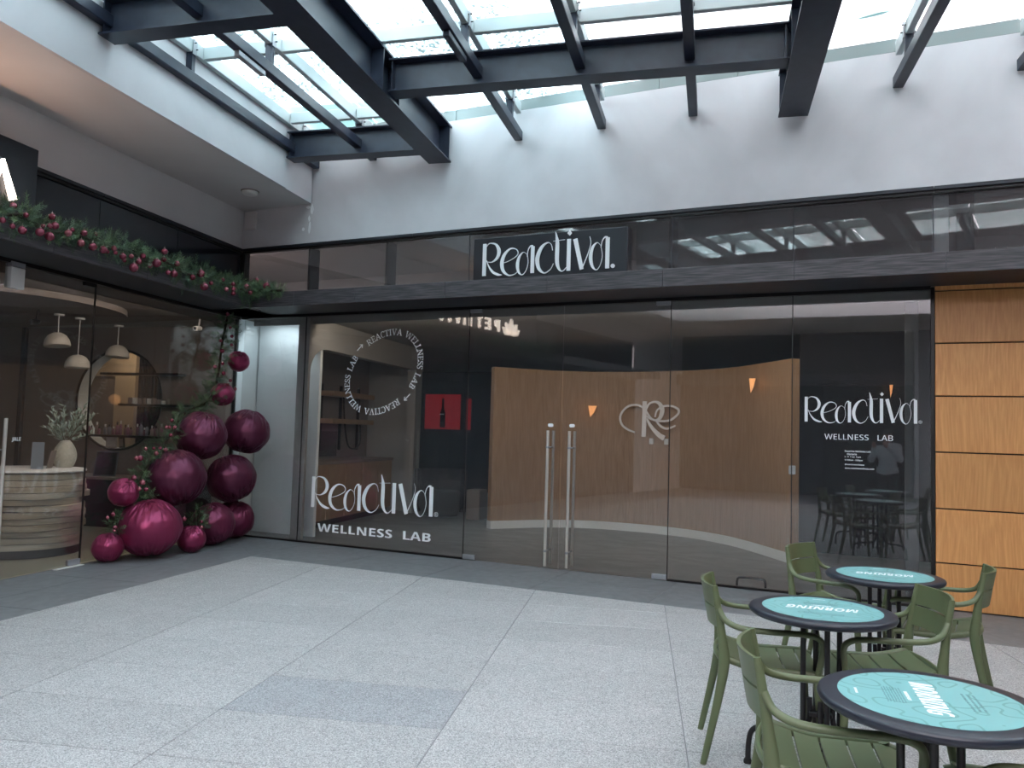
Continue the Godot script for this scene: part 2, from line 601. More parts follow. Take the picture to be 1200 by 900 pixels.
# ---------------------------------------------------------------- walls, soffits, dark trims
func build_walls() -> void:
	# back wall: white band above the shopfront, oak panels at the right
	var w := struct("wall_back")
	sbox("plaster", Vector3(-8.3, 3.90, -0.30), Vector3(6.0, 5.27, 0.0), mats.paint, w)
	sbox("backing", Vector3(0.50, 0.0, -0.30), Vector3(6.0, 3.26, -0.035), mats.black, w)
	var ys := [0.004, 0.42, 0.91, 1.425, 1.94, 2.43, 2.92, 2.99]
	for xk in 3:
		var x0: float = [0.497, 3.05, 4.6][xk]
		var x1: float = [3.045, 4.595, 5.9][xk]
		for k in 7:
			sbox("wood_panel", Vector3(x0, ys[k] + 0.006, -0.035), Vector3(x1, ys[k + 1] - 0.006, 0.0), mats["wood_%d" % ((k * 2 + xk) % 3)], w, 0.003)
	sbox("panel_cap", Vector3(0.497, 2.99, -0.035), Vector3(5.9, 3.05, 0.004), mats.canopy_under, w)
	var jp := struct("trim_1")   # black upright between glass and oak
	sbox("upright", Vector3(0.461, 0.0, -0.06), Vector3(0.492, 2.955, 0.012), mats.black, jp, 0.003)
	# dark trim above the glass transoms, with its two fine joints
	var t := struct("trim_2")
	var xs := [-7.95, -5.2, -1.98, 0.49, 3.2, 6.0]
	for k in 5:
		sbox("trim_length", Vector3(xs[k] + 0.002, 3.868, -0.05), Vector3(xs[k + 1] - 0.002, 3.905, 0.045), mats.trim_dark, t, 0.003)
		sbox("trim_lip", Vector3(xs[k] + 0.002, 3.842, -0.05), Vector3(xs[k + 1] - 0.002, 3.868, 0.022), mats.black, t)
	# left wall band, soffit and bulkhead
	var lw := struct("wall_left", L)
	sbox("plaster", Vector3(-0.30, 3.90, -0.2), Vector3(0.0, 4.46, 12.2), mats.soffit, lw)
	sbox("upper_wall", Vector3(-0.30, 4.46, -0.2), Vector3(0.0, 5.27, 15.2), mats.paint, lw)
	var c := struct("ceiling", L)
	sbox("soffit", Vector3(0.0, 4.44, 0.03), Vector3(1.13, 4.60, 12.2), mats.soffit, c)
	sbox("bulkhead", Vector3(1.13, 4.44, 0.9), Vector3(1.17, 5.27, 12.2), mats.paint, c)
	sbox("bulkhead_end", Vector3(1.13, 4.44, 0.23), Vector3(1.155, 5.27, 0.9), mats.paint, c)
	sbox("lower_wall", Vector3(-0.30, 0.0, 12.1), Vector3(0.0, 4.5, 16.0), mats.soffit, lw)
	sbox("roof_slab", Vector3(-0.3, 5.27, -0.2), Vector3(1.16, 5.40, 12.2), mats.paint, c)
	var tl := struct("trim_3", L)
	for k in 4:
		var s0: float = [0.02, 1.35, 2.62, 7.4][k]
		var s1: float = [1.35, 2.62, 3.69, 12.0][k]
		sbox("trim_length", Vector3(-0.05, 3.868, s0 + 0.002), Vector3(0.045, 3.905, s1 - 0.002), mats.trim_dark, tl, 0.003)
		sbox("trim_lip", Vector3(-0.05, 3.842, s0 + 0.002), Vector3(0.022, 3.868, s1 - 0.002), mats.black, tl)
	# the canopies: plank-clad boxes over both shopfronts
	var cb := struct("trim_4")
	var cx := [-7.6, -6.45, -5.55, -4.34, -3.12, -1.9, -0.68, 0.54, 1.76, 2.98, 4.2, 6.0]
	for k in cx.size() - 1:
		sbox("fascia_board", Vector3(cx[k] + 0.0015, 2.955, 0.66), Vector3(cx[k + 1] - 0.0015, 3.135, 0.70), mats.plank, cb, 0.002)
	sbox("canopy_core", Vector3(-7.9, 2.965, 0.0), Vector3(6.0, 3.12, 0.66), mats.canopy_under, cb)
	sbox("glazing_channel", Vector3(-7.9, 2.93, -0.03), Vector3(0.46, 2.966, 0.03), mats.black, cb)
	var cl := struct("trim_5", L)
	var cs := [0.58, 1.5, 2.7, 3.9, 5.1, 6.3, 7.5, 8.7, 9.9, 11.1, 12.2]
	for k in cs.size() - 1:
		sbox("fascia_board", Vector3(0.66, 2.955, cs[k] + 0.0015), Vector3(0.70, 3.135, cs[k + 1] - 0.0015), mats.plank, cl, 0.002)
	sbox("canopy_core", Vector3(0.0, 2.965, 0.05), Vector3(0.66, 3.12, 12.2), mats.canopy_under, cl)
	sbox("glazing_channel", Vector3(-0.03, 2.93, 0.0), Vector3(0.03, 2.966, 12.2), mats.black, cl)
	# the far side of the courtyard, behind the viewer: bulkhead, soffit, dark shopfront
	var wf := struct("wall_front")
	sbox("bulkhead", Vector3(-7.0, 4.44, 11.82), Vector3(6.4, 5.27, 11.95), mats.paint, wf)
	sbox("soffit", Vector3(-9.0, 4.44, 11.95), Vector3(6.4, 4.60, 15.2), mats.soffit, wf)
	sbox("shopfront", Vector3(-9.0, 0.0, 15.0), Vector3(6.4, 4.44, 15.2), mats.inner_dark, wf)
	sbox("pier", Vector3(0.9, 0.0, 14.4), Vector3(1.5, 4.44, 15.0), mats.paint, wf)
	for k in 5:
		sbox("shop_pane", Vector3(-6.0 + k * 2.4, 0.05, 14.93), Vector3(-3.7 + k * 2.4, 3.0, 14.96), mats.navy_glass, wf)
	sbox("fascia_board", Vector3(-6.6, 3.0, 14.6), Vector3(6.4, 3.3, 15.0), mats.plank, wf)
	sbox("roof_slab", Vector3(-9.0, 5.27, 11.84), Vector3(6.4, 5.40, 15.2), mats.paint, wf)
	var wr := struct("wall_right")
	sbox("plaster", Vector3(6.0, 0.0, -0.3), Vector3(6.3, 5.4, 15.2), mats.paint, wr)
	sbox("soffit", Vector3(3.9, 4.44, 0.0), Vector3(6.0, 4.60, 11.82), mats.soffit, wr)
	sbox("bulkhead", Vector3(3.8, 4.44, 0.0), Vector3(3.9, 5.27, 11.82), mats.paint, wr)
	sbox("roof_slab", Vector3(3.8, 5.27, 0.0), Vector3(6.3, 5.40, 11.84), mats.paint, wr)
	sbox("shopfront", Vector3(5.9, 0.0, 1.4), Vector3(6.0, 3.9, 14.0), mats.navy_glass, wr)
	# small fittings
	var sd := thing("smoke_detector", "round white smoke detector on the grey soffit in the corner", "smoke detector", L * Transform3D(I.basis, Vector3(0.64, 4.44, 0.86)))
	var st := mb()
	lathe(st, [Vector2(0.0, -0.052), Vector2(0.075, -0.050), Vector2(0.092, -0.038), Vector2(0.10, -0.014), Vector2(0.10, 0.0), Vector2(0.0, 0.0)], 28)
	obj("cover", st, mats.white_plastic, sd)
	st = mb()
	lathe(st, [Vector2(0.0, 0.0), Vector2(0.108, -0.012), Vector2(0.112, 0.0), Vector2(0.0, 0.0)], 28)
	obj("base", st, mats.taupe, sd)
	for q in [[-6.80, 4.36, 0.030, 0.10], [-6.84, 4.24, 0.022, 0.05], [-6.83, 4.13, 0.026, 0.10], [-6.93, 4.11, 0.03, 0.03], [-6.86, 4.40, 0.05, 0.025]]:
		st = mb()
		var fl := PackedVector2Array()
		for k in 7: fl.append(Vector2(q[0] + cos(TAU * k / 7.0) * q[2] * rng.randf_range(0.5, 1.0), q[1] + sin(TAU * k / 7.0) * q[3] * rng.randf_range(0.5, 1.0)))
		prism(st, fl, 0.0, 0.003)
		obj("paint_flake", st, mats.white_vinyl, w)
	var ap := sbox("cover_plate", Vector3(-7.93, 4.17, 0.0), Vector3(-7.73, 4.42, 0.035), mats.soffit, self, 0.006)
	tag(ap, "small square off-white cover plate high in the corner above the dark trim", "cover plate")


# ---------------------------------------------------------------- shopfront glass
func pane(called: String, lo: Vector3, hi: Vector3, m: Material, parent: Node3D) -> void:
	# one pane: sheet doubled with a gap to strengthen its reflections, as one mesh
	var d := hi - lo
	var ax := d.min_axis_index()
	var c := (lo + hi) * 0.5
	var b := BoxMesh.new()
	var sz := d
	sz[ax] = d[ax] * 0.3
	b.size = sz
	var st := SurfaceTool.new()
	for k in [-1.0, 1.0]:
		var o := Vector3.ZERO
		o[ax] = k * d[ax] * 0.35
		st.append_from(b, 0, Transform3D(I.basis, o))
	put(called, st.commit(), m, parent, Transform3D(I.basis, c))


func patch(parent: Node3D, x: float, y: float) -> void:
	sbox("patch_fitting", Vector3(x, y, -0.018), Vector3(x + 0.155, y + 0.055, 0.018), mats.brushed, parent, 0.004)


func pull_handle(parent: Node3D, x: float) -> void:
	var st := mb()
	for z in [0.085, -0.085]:
		tube(st, [Vector3(x, 0.035, z), Vector3(x, 1.525, z)], 0.0165, 14)
	obj("pull_handle", st, mats.chrome, parent)
	st = mb()
	for y in [0.20, 1.34]:
		tube(st, [Vector3(x, y, -0.085), Vector3(x, y, 0.085)], 0.009, 10, 1.0, Vector3.UP)
		lathe(st, [Vector2(0.0165, -0.012), Vector2(0.02, -0.01), Vector2(0.02, 0.01), Vector2(0.0165, 0.012)], 14, Transform3D(I.basis, Vector3(x, y, 0.085)))
	obj("handle_mount", st, mats.brushed, parent)
	st = mb()
	var cap := PackedVector2Array()
	for k in 20:
		var a := TAU * k / 20.0
		cap.append(Vector2(x + cos(a) * 0.016 + signf(cos(a)) * 0.016, 1.585 + sin(a) * 0.019))
	prism(st, cap, 0.0065, 0.012)
	obj("oval_sticker", st, mats.white_vinyl, parent)


func build_glazing() -> void:
	var g: Material = mats.pane
	# back shopfront: fixed panes and a pair of door leaves
	var w1 := struct("window_1")
	pane("pane", Vector3(-7.86, 0.02, -0.006), Vector3(-6.812, 2.95, 0.006), g, w1)
	var w2 := struct("window_2")
	pane("pane", Vector3(-6.806, 0.02, -0.006), Vector3(-4.385, 2.95, 0.006), g, w2)
	var d1 := struct("door_1")
	pane("pane", Vector3(-4.376, 0.008, -0.006), Vector3(-3.192, 2.945, 0.006), g, d1)
	patch(d1, -4.376, 0.008)
	patch(d1, -4.376, 2.89)
	pull_handle(d1, -3.315)
	var d2 := struct("door_2")
	pane("pane", Vector3(-3.183, 0.008, -0.006), Vector3(-1.978, 2.945, 0.006), g, d2)
	patch(d2, -2.135, 0.008)
	patch(d2, -2.135, 2.89)
	pull_handle(d2, -3.06)
	var w3 := struct("window_3")
	pane("pane", Vector3(-1.970, 0.02, -0.006), Vector3(-0.757, 2.95, 0.006), g, w3)
	var w4 := struct("window_4")
	pane("pane", Vector3(-0.753, 0.02, -0.006), Vector3(0.462, 2.95, 0.006), g, w4)
	var hd := struct("trim_11")   # header behind the glass hiding fill strips added to brighten lobby and panel
	sbox("header_board", Vector3(-7.86, 2.86, -0.20), Vector3(0.45, 2.965, -0.17), mats.inner_wall, hd)
	for q in [[-4.9, 3.4], [-1.45, 2.5], [-7.36, 0.9]]:
		var lt := thing("fill_strip", "added fill strip hidden behind the header over the %s" % ("white panel in the corner" if q[0] < -7.0 else ("circular lettering" if q[0] < -3.0 else "right-hand panes")), "fill light", Transform3D(Basis(Vector3.RIGHT, -0.5 if q[1] > 2.0 else -1.5), Vector3(q[0], 2.915, -0.225)))
		sbox("fill_housing", Vector3(-q[1] / 2, -0.03, 0.0), Vector3(q[1] / 2, 0.03, 0.02), mats.brushed, lt)
		sbox("fill_tube", Vector3(-q[1] / 2 + 0.02, -0.02, -0.012), Vector3(q[1] / 2 - 0.02, 0.02, 0.0), mats.fill_strip_face, lt)
		var al := AreaLight3D.new()
		al.name = "fill_glow"
		al.area_size = Vector2(q[1], 0.04)
		al.light_color = Color(1.0, 0.93, 0.84) if q[1] > 2.0 else Color(0.90, 0.97, 1.0)
		al.light_energy = 7.0 if q[1] > 2.0 else 1.3
		al.area_range = 14.0
		al.shadow_enabled = true
		al.position = Vector3(0, 0, -0.02)
		lt.add_child(al)
	var sill := struct("trim_6")
	for r in [[-7.9, -4.38], [-1.972, 0.462]]:
		sbox("floor_channel", Vector3(r[0], 0.0, -0.02), Vector3(r[1], 0.022, 0.02), mats.black, sill)
	var js := struct("trim_7")   # black silicone joints between fixed panes
	for x in [-6.809, -4.3805, -1.974, -0.755]:
		sbox("glass_joint", Vector3(x - 0.004, 0.01, -0.0065), Vector3(x + 0.004, 2.95, 0.0065), mats.black, js)
	# transoms over the canopy, in front of dark fins
	var k := 5
	var tx := [-7.93, -4.42, -1.98, -0.752, 0.485, 3.2, 6.0]
	for i in 6:
		var w := struct("window_%d" % k)
		k += 1
		pane("transom_pane", Vector3(tx[i] + 0.002, 3.10, -0.012), Vector3(tx[i + 1] - 0.002, 3.845, -0.002), mats.pane_transom, w)
		sbox("glass_joint", Vector3(tx[i + 1] - 0.004, 3.10, -0.0135), Vector3(tx[i + 1] + 0.004, 3.845, -0.001), mats.trim_dark, w)
	var fins := struct("trim_8")
	for x in [-6.85, -5.63]:
		sbox("dark_fin", Vector3(x, 3.0, -0.23), Vector3(x + 0.03, 3.86, -0.03), mats.steel_blue, fins)
	sbox("corner_post", Vector3(-8.06, 3.0, -0.10), Vector3(-7.925, 3.86, 0.0), mats.black, fins)
	sbox("black_fin", Vector3(-2.02, 3.0, -0.30), Vector3(-1.99, 3.86, -0.03), mats.black, fins)
	sbox("reflection_upright", Vector3(0.50, 3.0, -0.45), Vector3(0.62, 3.86, -0.10), mats.inner_panel, fins)  # pale upright and bracket stand in for a bright reflection in the transom
	sbox("reflection_bracket", Vector3(0.62, 3.72, -0.42), Vector3(0.80, 3.76, -0.14), mats.inner_panel, fins)
	# left shopfront
	var l1 := struct("window_%d" % k, L)
	pane("pane", Vector3(-0.006, 0.02, 0.05), Vector3(0.006, 2.95, 2.612), mats.pane_left, l1)
	sbox("glass_joint", Vector3(-0.009, 0.02, 2.612), Vector3(0.009, 2.95, 2.62), mats.black, l1)
	sbox("end_post", Vector3(-0.02, 0.0, 0.02), Vector3(0.02, 2.95, 0.05), mats.black, l1)
	var hl := struct("trim_12", L)
	sbox("header_board", Vector3(-0.20, 2.86, 0.15), Vector3(-0.17, 2.965, 4.9), mats.taupe, hl)
	var sl := thing("fill_strip", "added fill strip hidden behind the header of the left shop", "fill light", L * Transform3D(Basis(Vector3.UP, PI / 2) * Basis(Vector3.RIGHT, -1.15), Vector3(-0.235, 2.915, 2.4)))  # unseen fill, added to brighten the salon
	sbox("fill_housing", Vector3(-2.1, -0.03, 0.0), Vector3(2.1, 0.03, 0.02), mats.brushed, sl)
	sbox("fill_tube", Vector3(-2.08, -0.02, -0.012), Vector3(2.08, 0.02, 0.0), mats.fill_strip_face, sl)
	var sg := AreaLight3D.new()
	sg.name = "fill_glow"
	sg.area_size = Vector2(4.1, 0.04)
	sg.light_color = Color(1.0, 0.93, 0.86)
	sg.light_energy = 8.0
	sg.area_range = 14.0
	sg.shadow_enabled = true
	sg.position = Vector3(0, 0, -0.02)
	sl.add_child(sg)
	var ld := struct("door_3", L)
	pane("pane", Vector3(-0.006, 0.01, 2.622), Vector3(0.006, 2.95, 3.80), mats.pane_left, ld)
	sbox("patch_fitting", Vector3(-0.02, 0.008, 2.622), Vector3(0.02, 0.065, 2.78), mats.brushed, ld, 0.004)
	sbox("patch_fitting", Vector3(-0.02, 2.89, 2.622), Vector3(0.02, 2.945, 2.78), mats.black, ld, 0.004)
	var st := mb()
	for x in [0.075, -0.075]:
		tube(st, [Vector3(x, 0.25, 3.68), Vector3(x, 1.49, 3.68)], 0.0165, 14)
	obj("pull_handle", st, mats.chrome, ld)
	st = mb()
	for y in [0.36, 1.20]: tube(st, [Vector3(-0.075, y, 3.68), Vector3(0.075, y, 3.68)], 0.009, 10)
	obj("handle_mount", st, mats.brushed, ld)
	sbox("lock_plate", Vector3(-0.03, 2.70, 3.545), Vector3(0.045, 2.895, 3.70), mats.white_plastic, ld, 0.005)
	sbox("lock_bracket", Vector3(-0.03, 2.90, 3.545), Vector3(0.045, 2.945, 3.70), mats.brushed, ld, 0.004)
	sbox("threshold", Vector3(0.02, 0.0, 2.62), Vector3(0.07, 0.006, 2.98), mats.white_plastic, ld)
	var ld2 := struct("door_4", L)
	pane("pane", Vector3(-0.006, 0.01, 3.81), Vector3(0.006, 2.95, 4.98), mats.pane_left, ld2)
	for i in 3:
		var lw := struct("window_%d" % (k + 1 + i), L)
		pane("pane", Vector3(-0.006, 0.02, 4.99 + i * 2.4), Vector3(0.006, 2.95, 7.38 + i * 2.4), mats.navy_glass, lw)
	k += 4
	var ts := [0.03, 1.35, 2.62, 3.9, 7.0, 9.6, 12.0]
	for i in 6:
		var w := struct("window_%d" % k, L)
		k += 1
		sbox("spandrel_pane", Vector3(-0.014, 3.10, ts[i] + 0.003), Vector3(-0.002, 3.845, ts[i + 1] - 0.003), mats.navy_glass, w, 0.001)
	sbox("corner_filler", Vector3(-0.06, 3.06, -0.09), Vector3(0.004, 3.87, 0.036), mats.black, fins, 0.0, L)
	sbox("spandrel_back", Vector3(-0.05, 3.10, 0.03), Vector3(-0.03, 3.86, 12.0), mats.brushed, fins, 0.0, L)


# ---------------------------------------------------------------- skylight
func i_beam(st: SurfaceTool, a: Vector3, b: Vector3, w: float, h: float, web := 0.014, fl := 0.02) -> void:
	# an I section from a to b (bottom centre line), upright
	var t := (b - a)
	var z := t.normalized()
	var x := Vector3.UP.cross(z).normalized()
	var xf := Transform3D(Basis(x, Vector3.UP, z), a)
	var hw := w / 2
	var e := web / 2
	var p := PackedVector2Array([Vector2(-hw, 0), Vector2(hw, 0), Vector2(hw, fl), Vector2(e, fl), Vector2(e, h - fl), Vector2(hw, h - fl), Vector2(hw, h), Vector2(-hw, h), Vector2(-hw, h - fl), Vector2(-e, h - fl), Vector2(-e, fl), Vector2(-hw, fl)])
	prism(st, p, 0.0, t.length(), xf)


func at_wall(n: float) -> float:   # where a line of that n meets the back wall plane
	return 0.1852 * n


func build_skylight() -> void:
	var sk := thing("skylight", "steel and glass skylight of dark blue-grey beams over the courtyard", "skylight", L)
	var steel: Material = mats.steel_blue
	var far := 11.75
	# main beams
	for n in [3.07, 7.09]:
		var st := mb()
		i_beam(st, Vector3(n, 4.75, at_wall(n) + 0.03), Vector3(n, 4.75, far), 0.285, 0.45)
		var o := obj("main_beam", st, steel, sk)
		for s in [at_wall(n) + 0.10, 2.24, 2.66, 5.35, 5.75]:
			for sd in [-1, 1]:
				st = mb()
				box(st, Vector3(n + sd * 0.072, 4.975, s), Vector3(0.13, 0.41, 0.014))
				obj("stiffener", st, steel, o)
	# cross beams
	for c in [[1.19, 2.93, 0.87], [1.19, 2.93, 3.98], [1.19, 2.93, 7.1], [1.19, 2.93, 10.2], [3.21, 6.95, 2.45], [3.21, 6.95, 5.55], [3.21, 6.95, 8.65], [7.23, 10.4, 5.55], [7.23, 10.4, 8.65]]:
		var st := mb()
		i_beam(st, Vector3(c[0], 4.80, c[2]), Vector3(c[1], 4.80, c[2]), 0.20, 0.33, 0.012, 0.016)
		var o := obj("cross_beam", st, steel, sk)
		for x in [c[0] + 0.03, c[1] - 0.03]:
			st = mb()
			box(st, Vector3(x, 4.965, c[2]), Vector3(0.014, 0.29, 0.16))
			obj("end_plate", st, steel, o)
	# purlin tubes on the one-metre lines
	var lines := [1.21, 2.10, 4.10, 5.10, 6.10, 8.03, 9.03]
	for n in lines:
		var st := mb()
		box(st, Vector3(n, 4.955, (at_wall(n) + 0.01 + far) / 2), Vector3(0.095, 0.11, far - at_wall(n) - 0.02), 0.006)
		obj("purlin", st, steel, sk)
	# posts on the purlins with their clip plates and bolts
	for n in lines + [3.07, 7.09]:
		var y0: float = 5.20 if n == 3.07 or n == 7.09 else 5.01
		for s in [at_wall(n) + 0.45, 2.88, 4.6, 6.3, 8.0, 9.7]:
			if n > 7.2 and s > 2.0 and s < 3.5 and n > 9.0: continue
			var st := mb()
			if y0 < 5.1: box(st, Vector3(n, 5.115, s), Vector3(0.07, 0.21, 0.05))
			else: box(st, Vector3(n, 5.22, s), Vector3(0.07, 0.05, 0.05))
			var o := obj("post", st, steel, sk)
			for sd in [-1, 1]:
				st = mb()
				box(st, Vector3(n + sd * 0.045, 5.26, s), Vector3(0.008, 0.15, 0.06))
				obj("clip_plate", st, mats.brushed, o)
			for dy in [0.03, -0.03]:
				st = mb()
				tube(st, [Vector3(n - 0.07, 5.27 + dy, s + dy * 0.4), Vector3(n + 0.07, 5.27 + dy, s + dy * 0.4)], 0.006, 6)
				obj("bolt", st, mats.black, o)
	# pale glazing bars above: over each line, and across at every third metre
	for n in lines + [3.07, 7.09]:
		var st := mb()
		box(st, Vector3(n, 5.275, (at_wall(n) + 0.05 + far) / 2), Vector3(0.06, 0.13, far - at_wall(n) - 0.05), 0.004)
		obj("glazing_bar", st, mats.tube_white, sk)
	for n in [1.66, 2.58]:
		var sb := mb()
		box(sb, Vector3(n, 5.275, 1.0), Vector3(0.80 if n < 2.0 else 0.88, 0.13, 0.06), 0.004)
		obj("glazing_bar", sb, mats.tube_white, sk)
	for s in [2.70, 4.40, 6.1, 7.8, 9.5]:
		var all: Array = [1.21, 2.10, 3.07, 4.10, 5.10, 6.10, 7.09, 8.03, 9.03, 9.95]
		for k in all.size() - 1:
			if all[k] > 6.9 and s < 4.0: continue   # the last bays by the wall are single panes
			var st := mb()
			box(st, Vector3((all[k] + all[k + 1]) / 2, 5.275, s), Vector3(all[k + 1] - all[k] - 0.064, 0.13, 0.06), 0.004)
			obj("glazing_bar", st, mats.tube_white, sk)
	# panes
	var ns := [0.9, 2.10, 3.07, 4.10, 5.10, 6.10, 7.09, 8.03, 9.03, 10.03, 11.2]
	var ss := [-0.3, 1.0, 2.70, 4.40, 6.1, 7.8, 9.5, 12.0]
	for i in ns.size() - 1:
		for j in ss.size() - 1:
			var wet: bool = ns[i] < 4.9 and not (ns[i] < 3.0 and j == 0)
			var b := BoxMesh.new()
			b.size = Vector3(ns[i + 1] - ns[i] - 0.012, 0.012, ss[j + 1] - ss[j] - 0.012)
			var p := Vector3((ns[i] + ns[i + 1]) / 2, 5.43, (ss[j] + ss[j + 1]) / 2)
			put("glass_pane", b, mats.sky_pane_wet if wet else mats.sky_pane, sk, Transform3D(I.basis, p))
	# pale coping along the top of the back wall
	for k in 13:
		var x0 := -7.2 + k * 0.84
		sbox("coping_panel", Vector3(x0 + 0.003, 5.285, -0.28), Vector3(x0 + 0.837, 5.418, -0.03), mats.coping, sk, 0.003, L.affine_inverse())
	var cb := sbox("cable_box", Vector3(2.07, 4.845, 2.98), Vector3(2.13, 4.898, 3.42), mats.brushed, self, 0.006, L)
	tag(cb, "long slim cable box under a skylight tube at the left, by the garland wall", "cable box")
	var cb2 := sbox("cable_box", Vector3(4.07, 4.845, 2.90), Vector3(4.13, 4.898, 3.40), mats.steel_blue, self, 0.006, L)
	tag(cb2, "long slim cable box under a skylight tube right of the heavy left beam", "cable box")
	# what lies above the roof at the back left: a dark eave with a strip of planting
	var ev := struct("trim_9")
	sbox("eave", Vector3(-12.0, 6.0, -2.6), Vector3(-6.6, 6.5, -0.75), mats.black, ev)
	# two leaves lying on the glass
	for q in [[Vector3(7.73, 5.445, 1.9), 0.16], [Vector3(7.25, 5.445, 1.92), 0.06]]:
		var st := mb()
		var s: float = q[1]
		prism(st, PackedVector2Array([Vector2(-s, 0), Vector2(-s * 0.3, -s * 0.16), Vector2(s * 0.5, -s * 0.14), Vector2(s, 0.05 * s), Vector2(s * 0.4, s * 0.2), Vector2(-s * 0.4, s * 0.12)]), 0.0, 0.006, Transform3D(Basis(Vector3(0.95, 0, 0.3), Vector3(-0.3, 0, 0.95), Vector3(0, -1, 0)), Vector3.ZERO))
		tag(obj("fallen_leaf", st, mats.black, self, L * Transform3D(I.basis, q[0])), ("larger" if s > 0.1 else "smaller") + " of two dark leaf scraps lying on the clear skylight glass", "leaf")


# ---------------------------------------------------------------- the lobby behind the back glass
func curve_wall(st: SurfaceTool, pts: Array, off: float, th: float, y0: float, y1: float) -> void:
	var f: Array[Vector2] = []
	var b: Array[Vector2] = []
	for i in pts.size():
		var t: Vector2 = (pts[mini(i + 1, pts.size() - 1)] - pts[maxi(i - 1, 0)]).normalized()
		var n := Vector2(-t.y, t.x)   # towards the viewer where the wall runs left to right
		f.append(pts[i] + n * off)
		b.append(pts[i] + n * (off - th))
	for i in pts.size() - 1:
		var t: Vector2 = (pts[i + 1] - pts[i]).normalized()
		var n := Vector3(-t.y, 0, t.x)
		st.set_smooth_group(1)
		quad(st, Vector3(f[i].x, y0, f[i].y), Vector3(f[i + 1].x, y0, f[i + 1].y), Vector3(f[i + 1].x, y1, f[i + 1].y), Vector3(f[i].x, y1, f[i].y), n)
		st.set_smooth_group(2)
		quad(st, Vector3(b[i].x, y0, b[i].y), Vector3(b[i + 1].x, y0, b[i + 1].y), Vector3(b[i + 1].x, y1, b[i + 1].y), Vector3(b[i].x, y1, b[i].y), -n)
		st.set_smooth_group(-1)
		quad(st, Vector3(f[i].x, y1, f[i].y), Vector3(f[i + 1].x, y1, f[i + 1].y), Vector3(b[i + 1].x, y1, b[i + 1].y), Vector3(b[i].x, y1, b[i].y), Vector3.UP)
	for e in [0, pts.size() - 1]:
		var t3 := Vector3(pts[1].x - pts[0].x, 0, pts[1].y - pts[0].y) * -1.0 if e == 0 else Vector3(pts[e].x - pts[e - 1].x, 0, pts[e].y - pts[e - 1].y)
		quad(st, Vector3(f[e].x, y0, f[e].y), Vector3(b[e].x, y0, b[e].y), Vector3(b[e].x, y1, b[e].y), Vector3(f[e].x, y1, f[e].y), t3)


